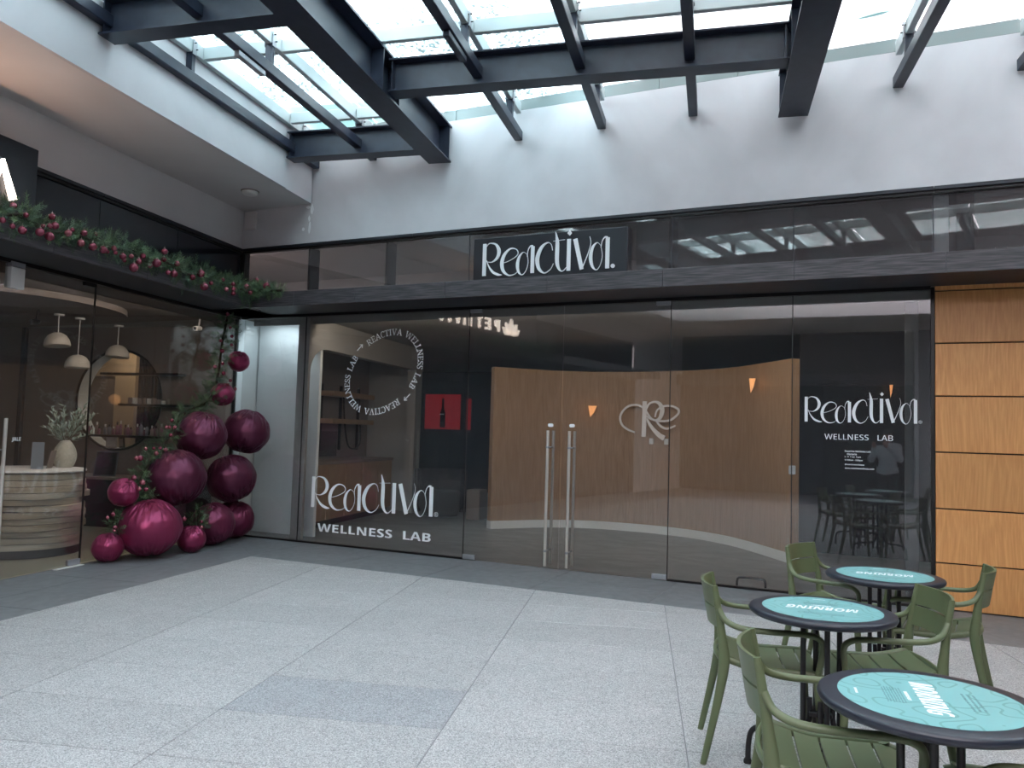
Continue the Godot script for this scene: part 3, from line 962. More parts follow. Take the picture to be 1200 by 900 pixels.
func build_lobby() -> void:
	var f := struct("floor")
	sbox("concrete", Vector3(-12.5, -0.2, -9.2), Vector3(6.0, -0.001, -0.03), mats.concrete, f)
	var c := struct("ceiling")
	sbox("slab", Vector3(-12.5, 2.962, -9.2), Vector3(6.0, 3.06, -0.03), mats.inner_wall, c)
	sbox("void_slab", Vector3(-12.5, 4.3, -4.0), Vector3(6.0, 4.4, -0.30), mats.inner_wall, c)
	sbox("far_wall", Vector3(-12.5, 0.0, -9.3), Vector3(6.0, 4.4, -9.2), mats.inner_dark, struct("wall_far"))
	sbox("void_wall", Vector3(-12.5, 3.06, -4.0), Vector3(6.0, 4.3, -3.9), mats.inner_wall, struct("wall_void"))
	sbox("side_wall", Vector3(0.70, 0.0, -9.2), Vector3(0.85, 4.4, -0.31), mats.inner_dark, struct("wall_lobby_right"))
	sbox("dark_wall", Vector3(-0.95, 0.0, -3.3), Vector3(0.70, 2.96, -3.2), mats.inner_dark, struct("wall_dark"))
	sbox("left_wall", Vector3(-12.6, 0.0, -9.2), Vector3(-12.5, 4.4, -0.03), mats.inner_dark, struct("wall_inner"))
	sbox("pale_column", Vector3(0.262, 0.0, -0.62), Vector3(0.382, 2.96, -0.50), mats.inner_grey, struct("wall_column"))
	sbox("white_panel", Vector3(-8.02, 0.0, -0.52), Vector3(-6.93, 2.95, -0.47), mats.inner_panel, struct("wall_white"))
	sbox("white_return", Vector3(-0.02, 0.0, -0.88), Vector3(0.02, 2.95, 0.0), mats.inner_panel, struct("wall_return", L))
	# partition with a wide round-cornered opening, running back from the glass
	var P := Transform3D(L.basis, Vector3(-6.83, 0, -0.10))
	var X := Transform3D(Basis(-P.basis.z, Vector3.UP, P.basis.x), P.origin)
	var pl := PackedVector2Array([Vector2(0, 0), Vector2(0.06, 0)])
	for k in 9:
		var a := PI - PI / 2 * k / 8.0
		pl.append(Vector2(0.52 + cos(a) * 0.46, 2.22 + sin(a) * 0.34))
	pl.append_array(PackedVector2Array([Vector2(3.95, 2.56), Vector2(3.95, 0), Vector2(4.25, 0), Vector2(4.25, 2.955), Vector2(0, 2.955)]))
	var st := mb()
	prism(st, pl, -0.16, 0.0, X)
	obj("partition", st, mats.inner_wall, struct("wall_partition"))
	# the pantry behind it
	var w := struct("wall_pantry", P)
	sbox("plaster", Vector3(-1.10, 0.0, -4.3), Vector3(-1.05, 2.95, -0.70), mats.taupe, w)
	sbox("end_wall", Vector3(-1.05, 0.0, -4.35), Vector3(-0.16, 2.95, -4.25), mats.inner_wall, w)
	sbox("backsplash", Vector3(-1.05, 1.0, -3.0), Vector3(-1.035, 1.42, -0.72), mats.backsplash, w)
	var ct := thing("counter", "wooden pantry counter with dark worktop seen through the rounded opening", "counter", P * Transform3D(I.basis, Vector3(0.6, 0, 0)))
	sbox("cabinet", Vector3(-1.60, 0.1, -3.9), Vector3(-1.0, 0.93, -0.80), mats.veneer, ct)
	sbox("plinth", Vector3(-1.60, 0.0, -3.9), Vector3(-1.06, 0.1, -0.80), mats.black, ct)
	sbox("worktop", Vector3(-1.62, 0.93, -3.92), Vector3(-0.97, 0.975, -0.78), mats.taupe, ct, 0.004)
	for k in 5: sbox("door_front", Vector3(-1.0, 0.11, -1.41 - k * 0.62 + 0.006), Vector3(-0.982, 0.92, -0.80 - k * 0.62), mats.veneer, ct, 0.002)
	var rk := thing("wall_rack", "pale wall rack with two shelf rails and hanging hose in the pantry", "rack", P * Transform3D(I.basis, Vector3(0.6, 0, 0)))
	for s in [-2.35, -3.05, -3.75]:
		sbox("upright", Vector3(-1.64, 1.1, s - 0.02), Vector3(-1.60, 2.2, s + 0.02), mats.black, rk)
	for y in [1.55, 2.0]: sbox("shelf", Vector3(-1.63, y, -3.85), Vector3(-1.35, y + 0.08, -2.25), mats.veneer, rk)
	st = mb()
	tube(st, smooth_path([Vector3(-1.5, 2.1, -2.9), Vector3(-1.45, 1.5, -2.9), Vector3(-1.45, 1.15, -3.1), Vector3(-1.45, 1.2, -3.5), Vector3(-1.5, 1.6, -3.6)], 5), 0.015, 7)
	obj("hose", st, mats.black, rk)
	var pp := thing("water_pipe", "thin vertical pipe with two taps in front of the pantry wall", "pipe", P * Transform3D(I.basis, Vector3(0.6, 0, 0)))
	st = mb()
	tube(st, [Vector3(-1.45, 0.98, -1.75), Vector3(-1.45, 2.56, -1.75)], 0.014, 8)
	obj("riser", st, mats.inner_panel, pp)
	for s in [-1.68, -1.82]: sbox("tap", Vector3(-1.47, 0.98, s - 0.03), Vector3(-1.41, 1.12, s + 0.03), mats.inner_panel, pp)
	for k in 2:
		tag(sbox("wall_socket", Vector3(-1.635, 1.19, -1.06 - k * 0.4), Vector3(-1.615, 1.33, -0.96 - k * 0.4 + 0.04), mats.inner_panel, self, 0.003, P * Transform3D(I.basis, Vector3(0.6, 0, 0))), ["pale socket on the dark pantry backsplash, nearest the glass", "pale socket on the dark pantry backsplash, further from the glass"][k], "socket")
	# curved oak-veneer wall
	var cw := struct("wall_curved")
	var pts := smooth_path([Vector2(-5.39, -2.78), Vector2(-4.76, -3.50), Vector2(-4.03, -3.87), Vector2(-2.9, -3.82), Vector2(-1.92, -3.28), Vector2(-0.957, -2.02)], 7)
	st = mb()
	curve_wall(st, pts, 0.0, 0.12, 0.12, 2.50)
	obj("veneer", st, mats.veneer, cw)
	st = mb()
	curve_wall(st, pts, 0.015, 0.15, 0.0, 0.12)
	obj("baseboard", st, mats.inner_panel, cw)
	# emblem on it: a looped R, drawn in the plane that touches the curve there
	var e := Transform3D(Basis(Vector3.UP, -0.13), Vector3(-3.25, 1.68, -3.75))
	var em := thing("wall_emblem", "pale looped letter R emblem mounted on the curved wooden wall", "emblem", e)
	st = mb()
	var k := 0.0134   # metres for one unit of the tracing
	var tr := func(a: Array) -> Array:
		var o := []
		for p in a: o.append(Vector3((p[0] - 37.0) * k, (26.0 - p[1]) * k, p[2] * k))
		return o
	ribbon(st, tr.call([[36.6, 0, 5.0], [36.4, 20, 5.0], [36.0, 41, 5.0]]), 0.02, I, 2, true)
	ribbon(st, tr.call([[35, 7.5, 2.2], [27, 4.2, 2.2], [17, 5.5, 2.2], [9, 12, 2.2], [6.0, 20, 2.2], [9, 28, 2.2], [16, 33, 2.2], [24.5, 36, 1.6]]), 0.02)
	ribbon(st, tr.call([[38, 10, 1.8], [42, 3, 2.0], [49, 0.5, 2.4], [55, 3, 4.0], [58, 10, 5.0], [56, 18, 4.2], [51, 21.5, 2.4], [45, 19.5, 1.8], [39, 12, 2.0]]), 0.02)
	ribbon(st, tr.call([[39, 17, 2.0], [44, 20, 2.0], [55, 22.5, 2.2], [68, 21, 2.2], [77, 14, 2.2], [77, 9, 2.2], [70, 5.4, 2.2], [60, 5.5, 2.2], [52, 10, 1.8], [49.5, 18, 1.6]]), 0.02)
	ribbon(st, tr.call([[51, 22, 1.6], [56, 28, 2.2], [64, 31, 2.2], [74, 27.5, 1.6]]), 0.02)
	ribbon(st, tr.call([[39.5, 20, 2.0], [45, 29, 3.4], [54, 38, 5.0], [61, 42, 6.0]]), 0.02)
	obj("letter", st, mats.white_vinyl, em)
	for q in [[-3.16, "left"], [-2.92, "right"]]:
		tag(sbox("wall_switch", Vector3(q[0] - 0.03, 1.37, -3.84), Vector3(q[0] + 0.03, 1.46, -3.79 if q[0] < -3.0 else -3.765), mats.inner_panel, self, 0.003), "small pale switch plate under the R emblem, the %s of two" % q[1], "switch")
	tag(sbox("wall_switch", Vector3(-0.783, 1.16, -0.03), Vector3(-0.72, 1.245, -0.008), mats.inner_panel, self, 0.003), "pale switch plate beside the glass joint left of the small lettering", "switch")
	# warm glowing pieces added at the bright spots in the glass
	for q in [[Vector3(-4.12, 1.95, -3.80), 0.07, 0.15, "wedge-shaped warm glowing piece on the curved wall left of the emblem"], [Vector3(-1.50, 2.30, -2.66), 0.04, 0.16, "slim warm glowing piece near the top right of the curved wall"], [Vector3(0.18, 2.25, -3.17), 0.02, 0.14, "thin warm glowing piece on the dark wall behind the right-hand lettering"]]:
		var wl := thing("glow_piece", q[3], "wall light", Transform3D(I.basis, q[0]))
		st = mb()
		prism(st, PackedVector2Array([Vector2(-q[1], 0), Vector2(q[1], 0), Vector2(q[1] * 0.4, -q[2] * 0.7), Vector2(-q[1] * 0.5, -q[2] * 1.2)]), 0.0, 0.03)
		obj("glow_face", st, mats.warm_glow, wl)
		var ol := OmniLight3D.new()
		ol.name = "glow"
		ol.light_color = Color(1.0, 0.72, 0.45)
		ol.light_energy = 0.02
		ol.omni_range = 8.0
		ol.omni_attenuation = 2.0
		ol.light_size = 0.1
		ol.shadow_enabled = true
		ol.position = Vector3(0, -q[2] * 0.4, 0.10)
		wl.add_child(ol)
	# glowing red panels in the lobby, standing in for a reflection in the glass
	for q in [[-9.14, -8.25, 1.51, 2.28, "wide red panel with a dark bottle, standing in for a reflection in the glass"], [-8.10, -7.99, 1.51, 2.19, "narrow red panel right of the wide one, standing in for its repeat in the glass"]]:
		var rs := thing("reflection_panel", q[4], "display", Transform3D(I.basis, Vector3((q[0] + q[1]) / 2, q[2], -7.0)))
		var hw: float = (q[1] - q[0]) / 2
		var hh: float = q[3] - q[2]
		sbox("panel_edge", Vector3(-hw - 0.01, -0.01, -0.05), Vector3(hw + 0.01, hh + 0.01, -0.002), mats.black, rs)
		sbox("reflection_face", Vector3(-hw, 0, -0.002), Vector3(hw, hh, 0.006), mats.red_reflection, rs)
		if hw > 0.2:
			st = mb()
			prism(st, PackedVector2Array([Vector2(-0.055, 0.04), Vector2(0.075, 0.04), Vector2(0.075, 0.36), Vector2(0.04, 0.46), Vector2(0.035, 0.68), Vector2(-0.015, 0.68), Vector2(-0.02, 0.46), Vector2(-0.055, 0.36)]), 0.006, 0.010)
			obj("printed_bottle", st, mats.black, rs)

			st = mb()
			box(st, Vector3(-0.01, 0.33, 0.011), Vector3(0.10, 0.02, 0.003))
			obj("printed_label", st, mats.white_vinyl, rs)
	# a black floor stop by the glass
	var fs := thing("door_stop", "low black bar hoop on the floor just inside the glass", "door stop", Transform3D(I.basis, Vector3(-1.15, 0, -0.16)))
	st = mb()
	tube(st, smooth_path([Vector3(-0.14, 0.0, 0), Vector3(-0.135, 0.06, 0), Vector3(-0.10, 0.085, 0), Vector3(0.10, 0.085, 0), Vector3(0.135, 0.06, 0), Vector3(0.14, 0.0, 0)], 4), 0.012, 8)
	obj("hoop", st, mats.black, fs)
	# a dark tub chair and a low table in the gloom
	var tc := thing("tub_chair", "dark rounded tub chair in the shadowed lobby behind the circular lettering", "armchair", Transform3D(Basis(Vector3.UP, 0.6), Vector3(-6.75, 0, -3.6)))
	st = mb()
	lathe(st, [Vector2(0.0, 0.05), Vector2(0.30, 0.05), Vector2(0.36, 0.2), Vector2(0.36, 0.42), Vector2(0.32, 0.46), Vector2(0.0, 0.47)], 24)
	obj("seat", st, mats.inner_dark, tc)
	st = mb()
	var arc := []
	for q in 13: arc.append(Vector2(cos(PI * q / 12.0) * -0.36, -sin(PI * q / 12.0) * 0.36))
	curve_wall(st, arc, 0.0, 0.09, 0.1, 0.82)
	obj("backrest", st, mats.inner_dark, tc)
	sbox("low_table", Vector3(-6.3, 0.0, -4.0), Vector3(-6.05, 0.5, -3.7), mats.taupe, self, 0.01).set_meta("label", "small square side table right of the dark tub chair")
	get_node("low_table").set_meta("category", "side table")


# ---------------------------------------------------------------- the salon behind the left glass
func build_salon() -> void:
	var f := struct("floor", L)
	sbox("pale_screed", Vector3(-6.0, -0.2, -3.0), Vector3(-0.02, -0.001, 12.0), mats.pale_floor, f)
	var c := struct("ceiling", L)
	sbox("slab", Vector3(-6.0, 2.962, -3.0), Vector3(-0.03, 3.06, 12.0), mats.taupe, c)
	var st := mb()
	var disc := PackedVector2Array()
	for k in 40: disc.append(Vector2(-2.3 + cos(TAU * k / 40) * 1.35, -1.6 + sin(TAU * k / 40) * 1.5))
	prism(st, disc, 2.885, 2.96, Transform3D(Basis(Vector3.RIGHT, Vector3(0, 0, -1), Vector3.UP), Vector3.ZERO))
	obj("ceiling_disc", st, mats.taupe, c)
	var w := struct("wall_salon", L)
	sbox("side_wall", Vector3(-6.1, 0.0, -3.0), Vector3(-6.0, 3.0, 12.0), mats.taupe, w)
	sbox("end_wall", Vector3(-6.0, 0.0, 11.9), Vector3(0.0, 3.0, 12.0), mats.inner_dark, w)
	sbox("door_leaf", Vector3(-5.99, 0.0, 1.2), Vector3(-5.95, 2.15, 2.4), mats.taupe, w)
	# wall with a round opening, and the niche behind it
	var cc := CSGCombiner3D.new()
	cc.name = "wall_round"
	cc.set_meta("kind", "structure")
	cc.transform = L
	add_child(cc, true)
	var bx := CSGBox3D.new()
	bx.name = "slab"
	bx.size = Vector3(5.97, 2.96, 0.22)
	bx.position = Vector3(-3.015, 1.48, -1.01)
	bx.material = mats.taupe
	cc.add_child(bx)
	var cy := CSGCylinder3D.new()
	cy.name = "opening"
	cy.radius = 0.76
	cy.height = 0.6
	cy.sides = 64
	cy.operation = CSGShape3D.OPERATION_SUBTRACTION
	cy.transform = Transform3D(Basis(Vector3.RIGHT, PI / 2), Vector3(-2.64, 1.82, -1.0))
	cy.material = mats.inner_panel
	cc.add_child(cy)
	sbox("niche_back", Vector3(-4.6, 0.6, -1.95), Vector3(-1.5, 2.9, -1.90), mats.inner_dark, w)
	sbox("niche_post", Vector3(-3.50, 0.6, -1.88), Vector3(-3.10, 2.9, -1.80), mats.pale_wood, w)
	sbox("niche_panel", Vector3(-4.6, 0.6, -1.89), Vector3(-3.50, 2.25, -1.86), mats.taupe, w)
	sbox("niche_head", Vector3(-4.6, 2.25, -1.88), Vector3(-3.50, 2.9, -1.82), mats.pale_wood, w)
	for k in 21: sbox("batten", Vector3(-3.07 + k * 0.07, 0.6, -1.90), Vector3(-3.035 + k * 0.07, 2.9, -1.86), mats.black, w)
	var rf := mb()
	var hoop := []
	for k in 49: hoop.append(Vector3(-2.64 + cos(TAU * k / 48) * 0.775, 1.82 + sin(TAU * k / 48) * 0.775, -0.893))
	tube(rf, hoop, 0.02, 6, 1.0, Vector3.BACK)
	obj("round_frame", rf, mats.black, w)
	var nl := thing("fill_strip", "added fill strip hidden over the round opening of the salon", "fill light", L * Transform3D(I.basis, Vector3(-2.7, 2.84, -1.30)))  # unseen fill, added to brighten the niche
	sbox("fill_housing", Vector3(-0.7, 0.0, -0.03), Vector3(0.7, 0.03, 0.03), mats.brushed, nl)
	sbox("fill_tube", Vector3(-0.68, -0.012, -0.02), Vector3(0.68, 0.0, 0.02), mats.fill_strip_face, nl)
	var na := AreaLight3D.new()
	na.name = "fill_glow"
	na.area_size = Vector2(1.36, 0.04)
	na.light_color = Color(1.0, 0.90, 0.78)
	na.light_energy = 1.6
	na.area_range = 10.0
	na.shadow_enabled = true
	na.transform = Transform3D(Basis(Vector3.RIGHT, -PI / 2 + 0.4), Vector3(0, -0.02, 0))
	nl.add_child(na)
	var shelf_labels := ["dark wooden shelf with bottles crossing the foot of the round opening", "dark wooden shelf of small jars at mid height of the round opening", "empty wooden shelf near the top of the round opening"]
	var sh := [[-3.14, -1.75, 1.275], [-2.50, -1.05, 1.76], [-2.86, -1.45, 2.235]]
	for k in 3:
		tag(sbox("wall_shelf", Vector3(sh[k][0], sh[k][2] - 0.035, -0.90), Vector3(sh[k][1], sh[k][2], -0.72), mats.black, self, 0.004, L), shelf_labels[k], "shelf")
	# bottles on the lowest shelf, jars on the middle one
	var r2 := RandomNumberGenerator.new()
	r2.seed = 8
	var hues := [Color(0.62, 0.55, 0.54), Color(0.52, 0.40, 0.43), Color(0.45, 0.33, 0.38), Color(0.60, 0.42, 0.50), Color(0.50, 0.52, 0.56)]
	for k in 19:
		var h := r2.randf_range(0.12, 0.23)
		var r := r2.randf_range(0.020, 0.030)
		st = mb()
		lathe(st, [Vector2(0, 0), Vector2(r, 0.004), Vector2(r, h * 0.62), Vector2(r * 0.45, h * 0.74), Vector2(r * 0.42, h * 0.78)], 12)
		var hue: int = r2.randi() % 5
		var b := thing("bottle", "small cosmetics bottle, %s from the left on the lowest shelf in the round opening" % ordinal(k + 1), "bottle", L * Transform3D(I.basis, Vector3(-3.08 + k * 0.072, 1.275, -0.81 + r2.randf_range(-0.03, 0.03))), "cosmetics bottles on the lowest salon shelf")
		obj("body", st, mat("bottle_%d" % hue, hues[hue], 0.3), b)
		st = mb()
		lathe(st, [Vector2(r * 0.5, h * 0.76), Vector2(r * 0.5, h), Vector2(0, h)], 10)
		obj("cap", st, mats.white_plastic if k % 2 == 0 else mats.black, b)
	for k in 9:
		st = mb()
		var r := r2.randf_range(0.028, 0.042)
		var h := r2.randf_range(0.05, 0.10)
		lathe(st, [Vector2(0, 0), Vector2(r, 0.003), Vector2(r, h), Vector2(0, h)], 12, I, true)
		tag(obj("jar", st, mats.white_plastic if k % 3 == 1 else mats.taupe, self, L * Transform3D(I.basis, Vector3(-2.36 + k * 0.085, 1.76, -0.82))), "small jar, %s from the left on the middle shelf in the round opening" % ordinal(k + 1), "jar", "jars on the middle salon shelf")
	# reception desk: stacked wavy wooden rings
	var d := thing("reception_desk", "curved reception desk of stacked pale wooden rings on a dark plinth", "desk", L * Transform3D(I.basis, Vector3(-1.17, 0, 2.21)))
	st = mb()
	lathe(st, [Vector2(0, 0), Vector2(0.60, 0), Vector2(0.60, 0.09), Vector2(0, 0.09)], 56, I, true)
	obj("plinth", st, mats.desk_dark, d)
	var rad := [0.80, 0.815, 0.80, 0.825, 0.81, 0.835, 0.82, 0.80, 0.83, 0.815, 0.80, 0.79]
	for k in 12:
		var y0 := 0.09 + k * 0.0675
		st = mb()
		var wv: float = [0.0, 0.05, 0.02, 0.07, 0.01, 0.06, 0.11, 0.04, 0.08, 0.02, 0.05, 0.0][k]
		ring_slab(st, rad[k] * 0.765, y0, y0 + 0.06, wv, 3 + k % 3, k * 1.3)
		obj("wood_ring", st, mats.desk_wood if k % 2 == 0 else mats.desk_wood2, d)
		if k < 11:
			st = mb()
			lathe(st, [Vector2(0.585, y0 + 0.055), Vector2(0.585, y0 + 0.075)], 40)
			obj("recess_ring", st, mats.desk_dark, d)  # dark band set back between two wood rings
	st = mb()
	lathe(st, [Vector2(0, 0.905), Vector2(0.61, 0.905), Vector2(0.62, 0.915), Vector2(0.61, 0.93), Vector2(0, 0.93)], 56, I, true)
	obj("desk_top", st, mats.white_plastic, d)
	# vase with an olive branch bouquet
	var v := thing("vase", "cream speckled egg-shaped vase on the reception desk", "vase", L * Transform3D(I.basis, Vector3(-1.05, 0.93, 1.78)))
	st = mb()
	var prof := []
	for k in 15:
		var t := k / 14.0
		prof.append(Vector2(0.055 + 0.085 * pow(sin(PI * clampf(t * 0.86 + 0.09, 0, 1)), 0.8) - (0.03 * t), 0.32 * t))
	prof.push_front(Vector2(0, 0))
	prof.append(Vector2(0.035, 0.31))
	prof.append(Vector2(0.03, 0.25))
	lathe(st, prof, 28)
	obj("body", st, mats.vase, v)
	var bq := thing("leaf_bouquet", "bushy grey-green leafy branches standing in the cream vase", "bouquet", L * Transform3D(I.basis, Vector3(-1.05, 1.20, 1.78)))
	var r3 := RandomNumberGenerator.new()
	r3.seed = 4
	st = mb()
	var lf := mb()
	for k in 30:
		var az := r3.randf() * TAU
		var tilt := r3.randf_range(0.1, 1.0)
		var ln := r3.randf_range(0.26, 0.46) * (1.0 if k % 4 else 1.25)
		var dir := Vector3(cos(az) * sin(tilt), cos(tilt), sin(az) * sin(tilt))
		var pts := []
		for q in 5:
			var t := q / 4.0
			pts.append(dir * ln * t + Vector3(0, -0.06 * t * t * tilt, 0))
		tube(st, pts, 0.0025, 4)
		for q in 13:
			var t := 0.25 + 0.75 * q / 12.0
			var p := dir * ln * t + Vector3(0, -0.06 * t * t * tilt, 0)
			leaf(lf, p, (dir + Vector3(r3.randf_range(-1, 1), r3.randf_range(-0.6, 1), r3.randf_range(-1, 1)) * 1.1).normalized(), r3.randf_range(0.05, 0.085), 0.026)
	obj("stems", st, mats.stem, bq)
	obj("leaves", lf, mats.olive_leaf, bq).set_meta("kind", "stuff")
	# things on the desk and behind it
	var tb := thing("menu_stand", "pale blue-grey upright card stand on the desk left of the vase", "card stand", L * Transform3D(Basis(Vector3.UP, 0.7), Vector3(-1.0, 0.93, 2.22)))
	sbox("card", Vector3(-0.06, 0.0, -0.006), Vector3(0.06, 0.30, 0.006), mats.card_blue, tb)
	sbox("foot", Vector3(-0.06, 0.0, -0.03), Vector3(0.06, 0.008, 0.03), mats.card_blue, tb)
	var t2 := thing("tilted_card", "thin tilted card leaning beside the vase on the desk", "card", L * Transform3D(Basis(Vector3.UP, 0.3) * Basis(Vector3.BACK, -0.22), Vector3(-1.02, 0.93, 2.03)))
	sbox("card", Vector3(-0.004, 0.0, -0.06), Vector3(0.004, 0.21, 0.06), mats.taupe, t2)
	var fr := thing("photo_frame", "small cream framed notice hung below the lowest salon shelf", "frame", L * Transform3D(I.basis, Vector3(-2.70, 1.07, -0.885)))
	sbox("frame", Vector3(-0.10, 0.0, 0.0), Vector3(0.10, 0.20, 0.02), mats.vase, fr, 0.004)
	sbox("mount", Vector3(-0.08, 0.02, 0.02), Vector3(0.08, 0.18, 0.022), mats.white_plastic, fr)
	var bk := thing("card_holder", "small black card holder right of the cream frame", "card holder", L * Transform3D(Basis(Vector3.BACK, 0.12), Vector3(-2.50, 1.08, -0.88)))
	sbox("back", Vector3(-0.05, 0.0, 0.0), Vector3(0.05, 0.16, 0.01), mats.black, bk)
	sbox("card", Vector3(-0.04, 0.02, 0.01), Vector3(0.02, 0.14, 0.014), mats.taupe, bk)
	var cabi := thing("side_cabinet", "dark low cabinet between the reception desk and the balls", "cabinet", L * Transform3D(I.basis, Vector3(-1.75, 0, -0.15)))
	sbox("body", Vector3(-1.2, 0.0, -0.3), Vector3(1.15, 0.66, 0.25), mats.inner_dark, cabi)
	sbox("top", Vector3(-1.22, 0.66, -0.32), Vector3(1.17, 0.70, 0.28), mats.taupe, cabi, 0.004)
	var ez := thing("easel_sign", "dark grey tilted display board standing on the low cabinet", "display board", L * Transform3D(Basis(Vector3.UP, 0.25) * Basis(Vector3.RIGHT, -0.22), Vector3(-2.06, 0.70, -0.02)))
	sbox("board", Vector3(-0.16, 0.0, -0.012), Vector3(0.16, 0.36, 0.0), mats.slate, ez, 0.003)
	sbox("panel", Vector3(-0.14, 0.02, 0.0), Vector3(0.14, 0.34, 0.003), mats.black, ez)
	sbox("strut", Vector3(-0.02, 0.02, -0.14), Vector3(0.02, 0.26, -0.012), mats.black, ez)
	# pendant lamps with soft lopsided shades
	var pl := ["white pendant lamp hung furthest left, nearest the shop door", "white pendant lamp hung lowest, in the middle of the three", "white pendant lamp hung furthest right, over the round opening"]
	for k in 3:
		var p: Vector3 = [Vector3(-1.8, 2.42, 1.22), Vector3(-1.8, 2.17, 0.87), Vector3(-1.8, 2.38, 0.16)][k]
		var o := thing("pendant_lamp", pl[k], "pendant lamp", L * Transform3D(Basis(Vector3.UP, 0.6 * k), p), "pendant lamps over the reception desk")
		st = mb()
		lathe(st, [Vector2(0.143, 0.01), Vector2(0.149, 0.0), Vector2(0.156, 0.02), Vector2(0.143, 0.085), Vector2(0.105, 0.145), Vector2(0.055, 0.175), Vector2(0.0, 0.185)], 28, Transform3D(Basis(Vector3.BACK, [0.10, 0.0, -0.06][k]), Vector3.ZERO))
		lathe(st, [Vector2(0.0, 0.165), Vector2(0.095, 0.13), Vector2(0.135, 0.08), Vector2(0.143, 0.01)], 28, Transform3D(Basis(Vector3.BACK, [0.10, 0.0, -0.06][k]), Vector3.ZERO))
		obj("shade", st, mats.lamp_shade, o)
		st = mb()
		tube(st, [Vector3(0, 0.175, 0), Vector3(0, 2.84 - p.y, 0)], 0.006, 6)
		obj("rod", st, mats.white_plastic, o)
		st = mb()
		lathe(st, [Vector2(0, 2.815 - p.y), Vector2(0.06, 2.82 - p.y), Vector2(0.06, 2.84 - p.y)], 18, I, true)
		obj("rose", st, mats.white_plastic, o)
	for q in [[Vector3(-2.0, 2.72, 1.39), mats.black, "small dark camera under the salon ceiling at the left"], [Vector3(-0.55, 2.80, 0.12), mats.white_plastic, "small white camera under the salon ceiling near the corner"]]:
		var cm := thing("camera", q[2], "camera", L * Transform3D(I.basis, q[0]))
		st = mb()
		tube(st, [Vector3(0, 0, -0.05), Vector3(0, -0.01, 0.06)], 0.035, 12)
		obj("body", st, q[1], cm)
		st = mb()
		tube(st, [Vector3(0, -0.01, 0.058), Vector3(0, -0.011, 0.066)], 0.022, 10)
		obj("lens", st, mats.black, cm)
		st = mb()
		tube(st, [Vector3(0, 0.02, -0.02), Vector3(0, 0.16, -0.04)], 0.012, 8)
		obj("arm", st, q[1], cm)


func ring_slab(st: SurfaceTool, r: float, y0: float, y1: float, wave: float, lobes: int, ph: float) -> void:
	var p := PackedVector2Array()
	for k in 72:
		var a := TAU * k / 72
		var rr := r + wave * 0.5 * (sin(a * lobes + ph) + 0.6 * sin(a * (lobes + 2) - ph * 2.0)) * 0.6
		p.append(Vector2(cos(a) * rr, sin(a) * rr))
	prism(st, p, y0, y1, Transform3D(Basis(Vector3.RIGHT, Vector3(0, 0, -1), Vector3.UP), Vector3.ZERO), 0.006)


func leaf(st: SurfaceTool, p: Vector3, dir: Vector3, ln: float, w: float) -> void:
	var sd := dir.cross(Vector3(0.3, 1, 0.2)).normalized() * w * 0.5
	var up := sd.cross(dir).normalized() * w * 0.15
	var a := p
	var t := p + dir * ln
	var m := p + dir * ln * 0.45
	st.set_smooth_group(-1)
	tri(st, a, m + sd + up, t, up)
	tri(st, a, t, m - sd + up, up)


# ---------------------------------------------------------------- lettering and signs
const SCRIPT := [
	[[162, 107, 25, 1], [162, 293, 25, 1]],
	[[172, 128, 3], [186, 112, 4], [206, 107, 6], [244, 118, 14], [266, 155, 24], [256, 194, 19], [218, 217, 6], [178, 212, 3]],
	[[178, 204, 3], [194, 238, 7], [224, 274, 15], [262, 292, 15], [291, 296, 3]],
	[[292, 230, 3], [340, 220, 3], [390, 198, 4], [404, 177, 5], [386, 155, 6], [346, 151, 9], [307, 181, 20], [290, 228, 24], [301, 274, 19], [340, 302, 9], [382, 299, 4], [405, 284, 2]],
	[[470, 196, 2], [441, 178, 4], [413, 203, 15], [402, 246, 21], [411, 288, 15], [436, 306, 5], [462, 284, 3], [475, 240, 3], [470, 196, 2]],
	[[468, 205, 3], [474, 168, 4], [490, 147, 7], [504, 150, 16]],
	[[506, 150, 24, 1], [506, 301, 24, 1]],
	[[642, 184, 3], [632, 150, 4], [606, 138, 7], [565, 163, 20], [539, 222, 26], [552, 280, 20], [590, 307, 8], [630, 290, 4], [650, 258, 2]],
	[[660, 82, 3], [667, 108, 12], [674, 150, 24], [674, 248, 24], [690, 293, 14], [714, 305, 6], [742, 283, 3]],
	[[646, 133, 2, 1], [724, 131, 3, 1]],
	[[752, 130, 25, 1], [752, 306, 25, 1]],
	[[793, 133, 27, 1], [840, 305, 25, 1]],
	[[842, 300, 6], [878, 224, 4], [896, 166, 3], [888, 128, 2]],
	[[962, 186, 2], [938, 166, 4], [909, 190, 16], [897, 240, 22], [908, 292, 16], [936, 315, 5], [960, 290, 3], [972, 240, 3], [962, 186, 2]],
	[[962, 196, 3], [970, 160, 4], [986, 141, 8], [1002, 145, 17]],
	[[1005, 144, 25, 1], [1005, 312, 25, 1]],
]


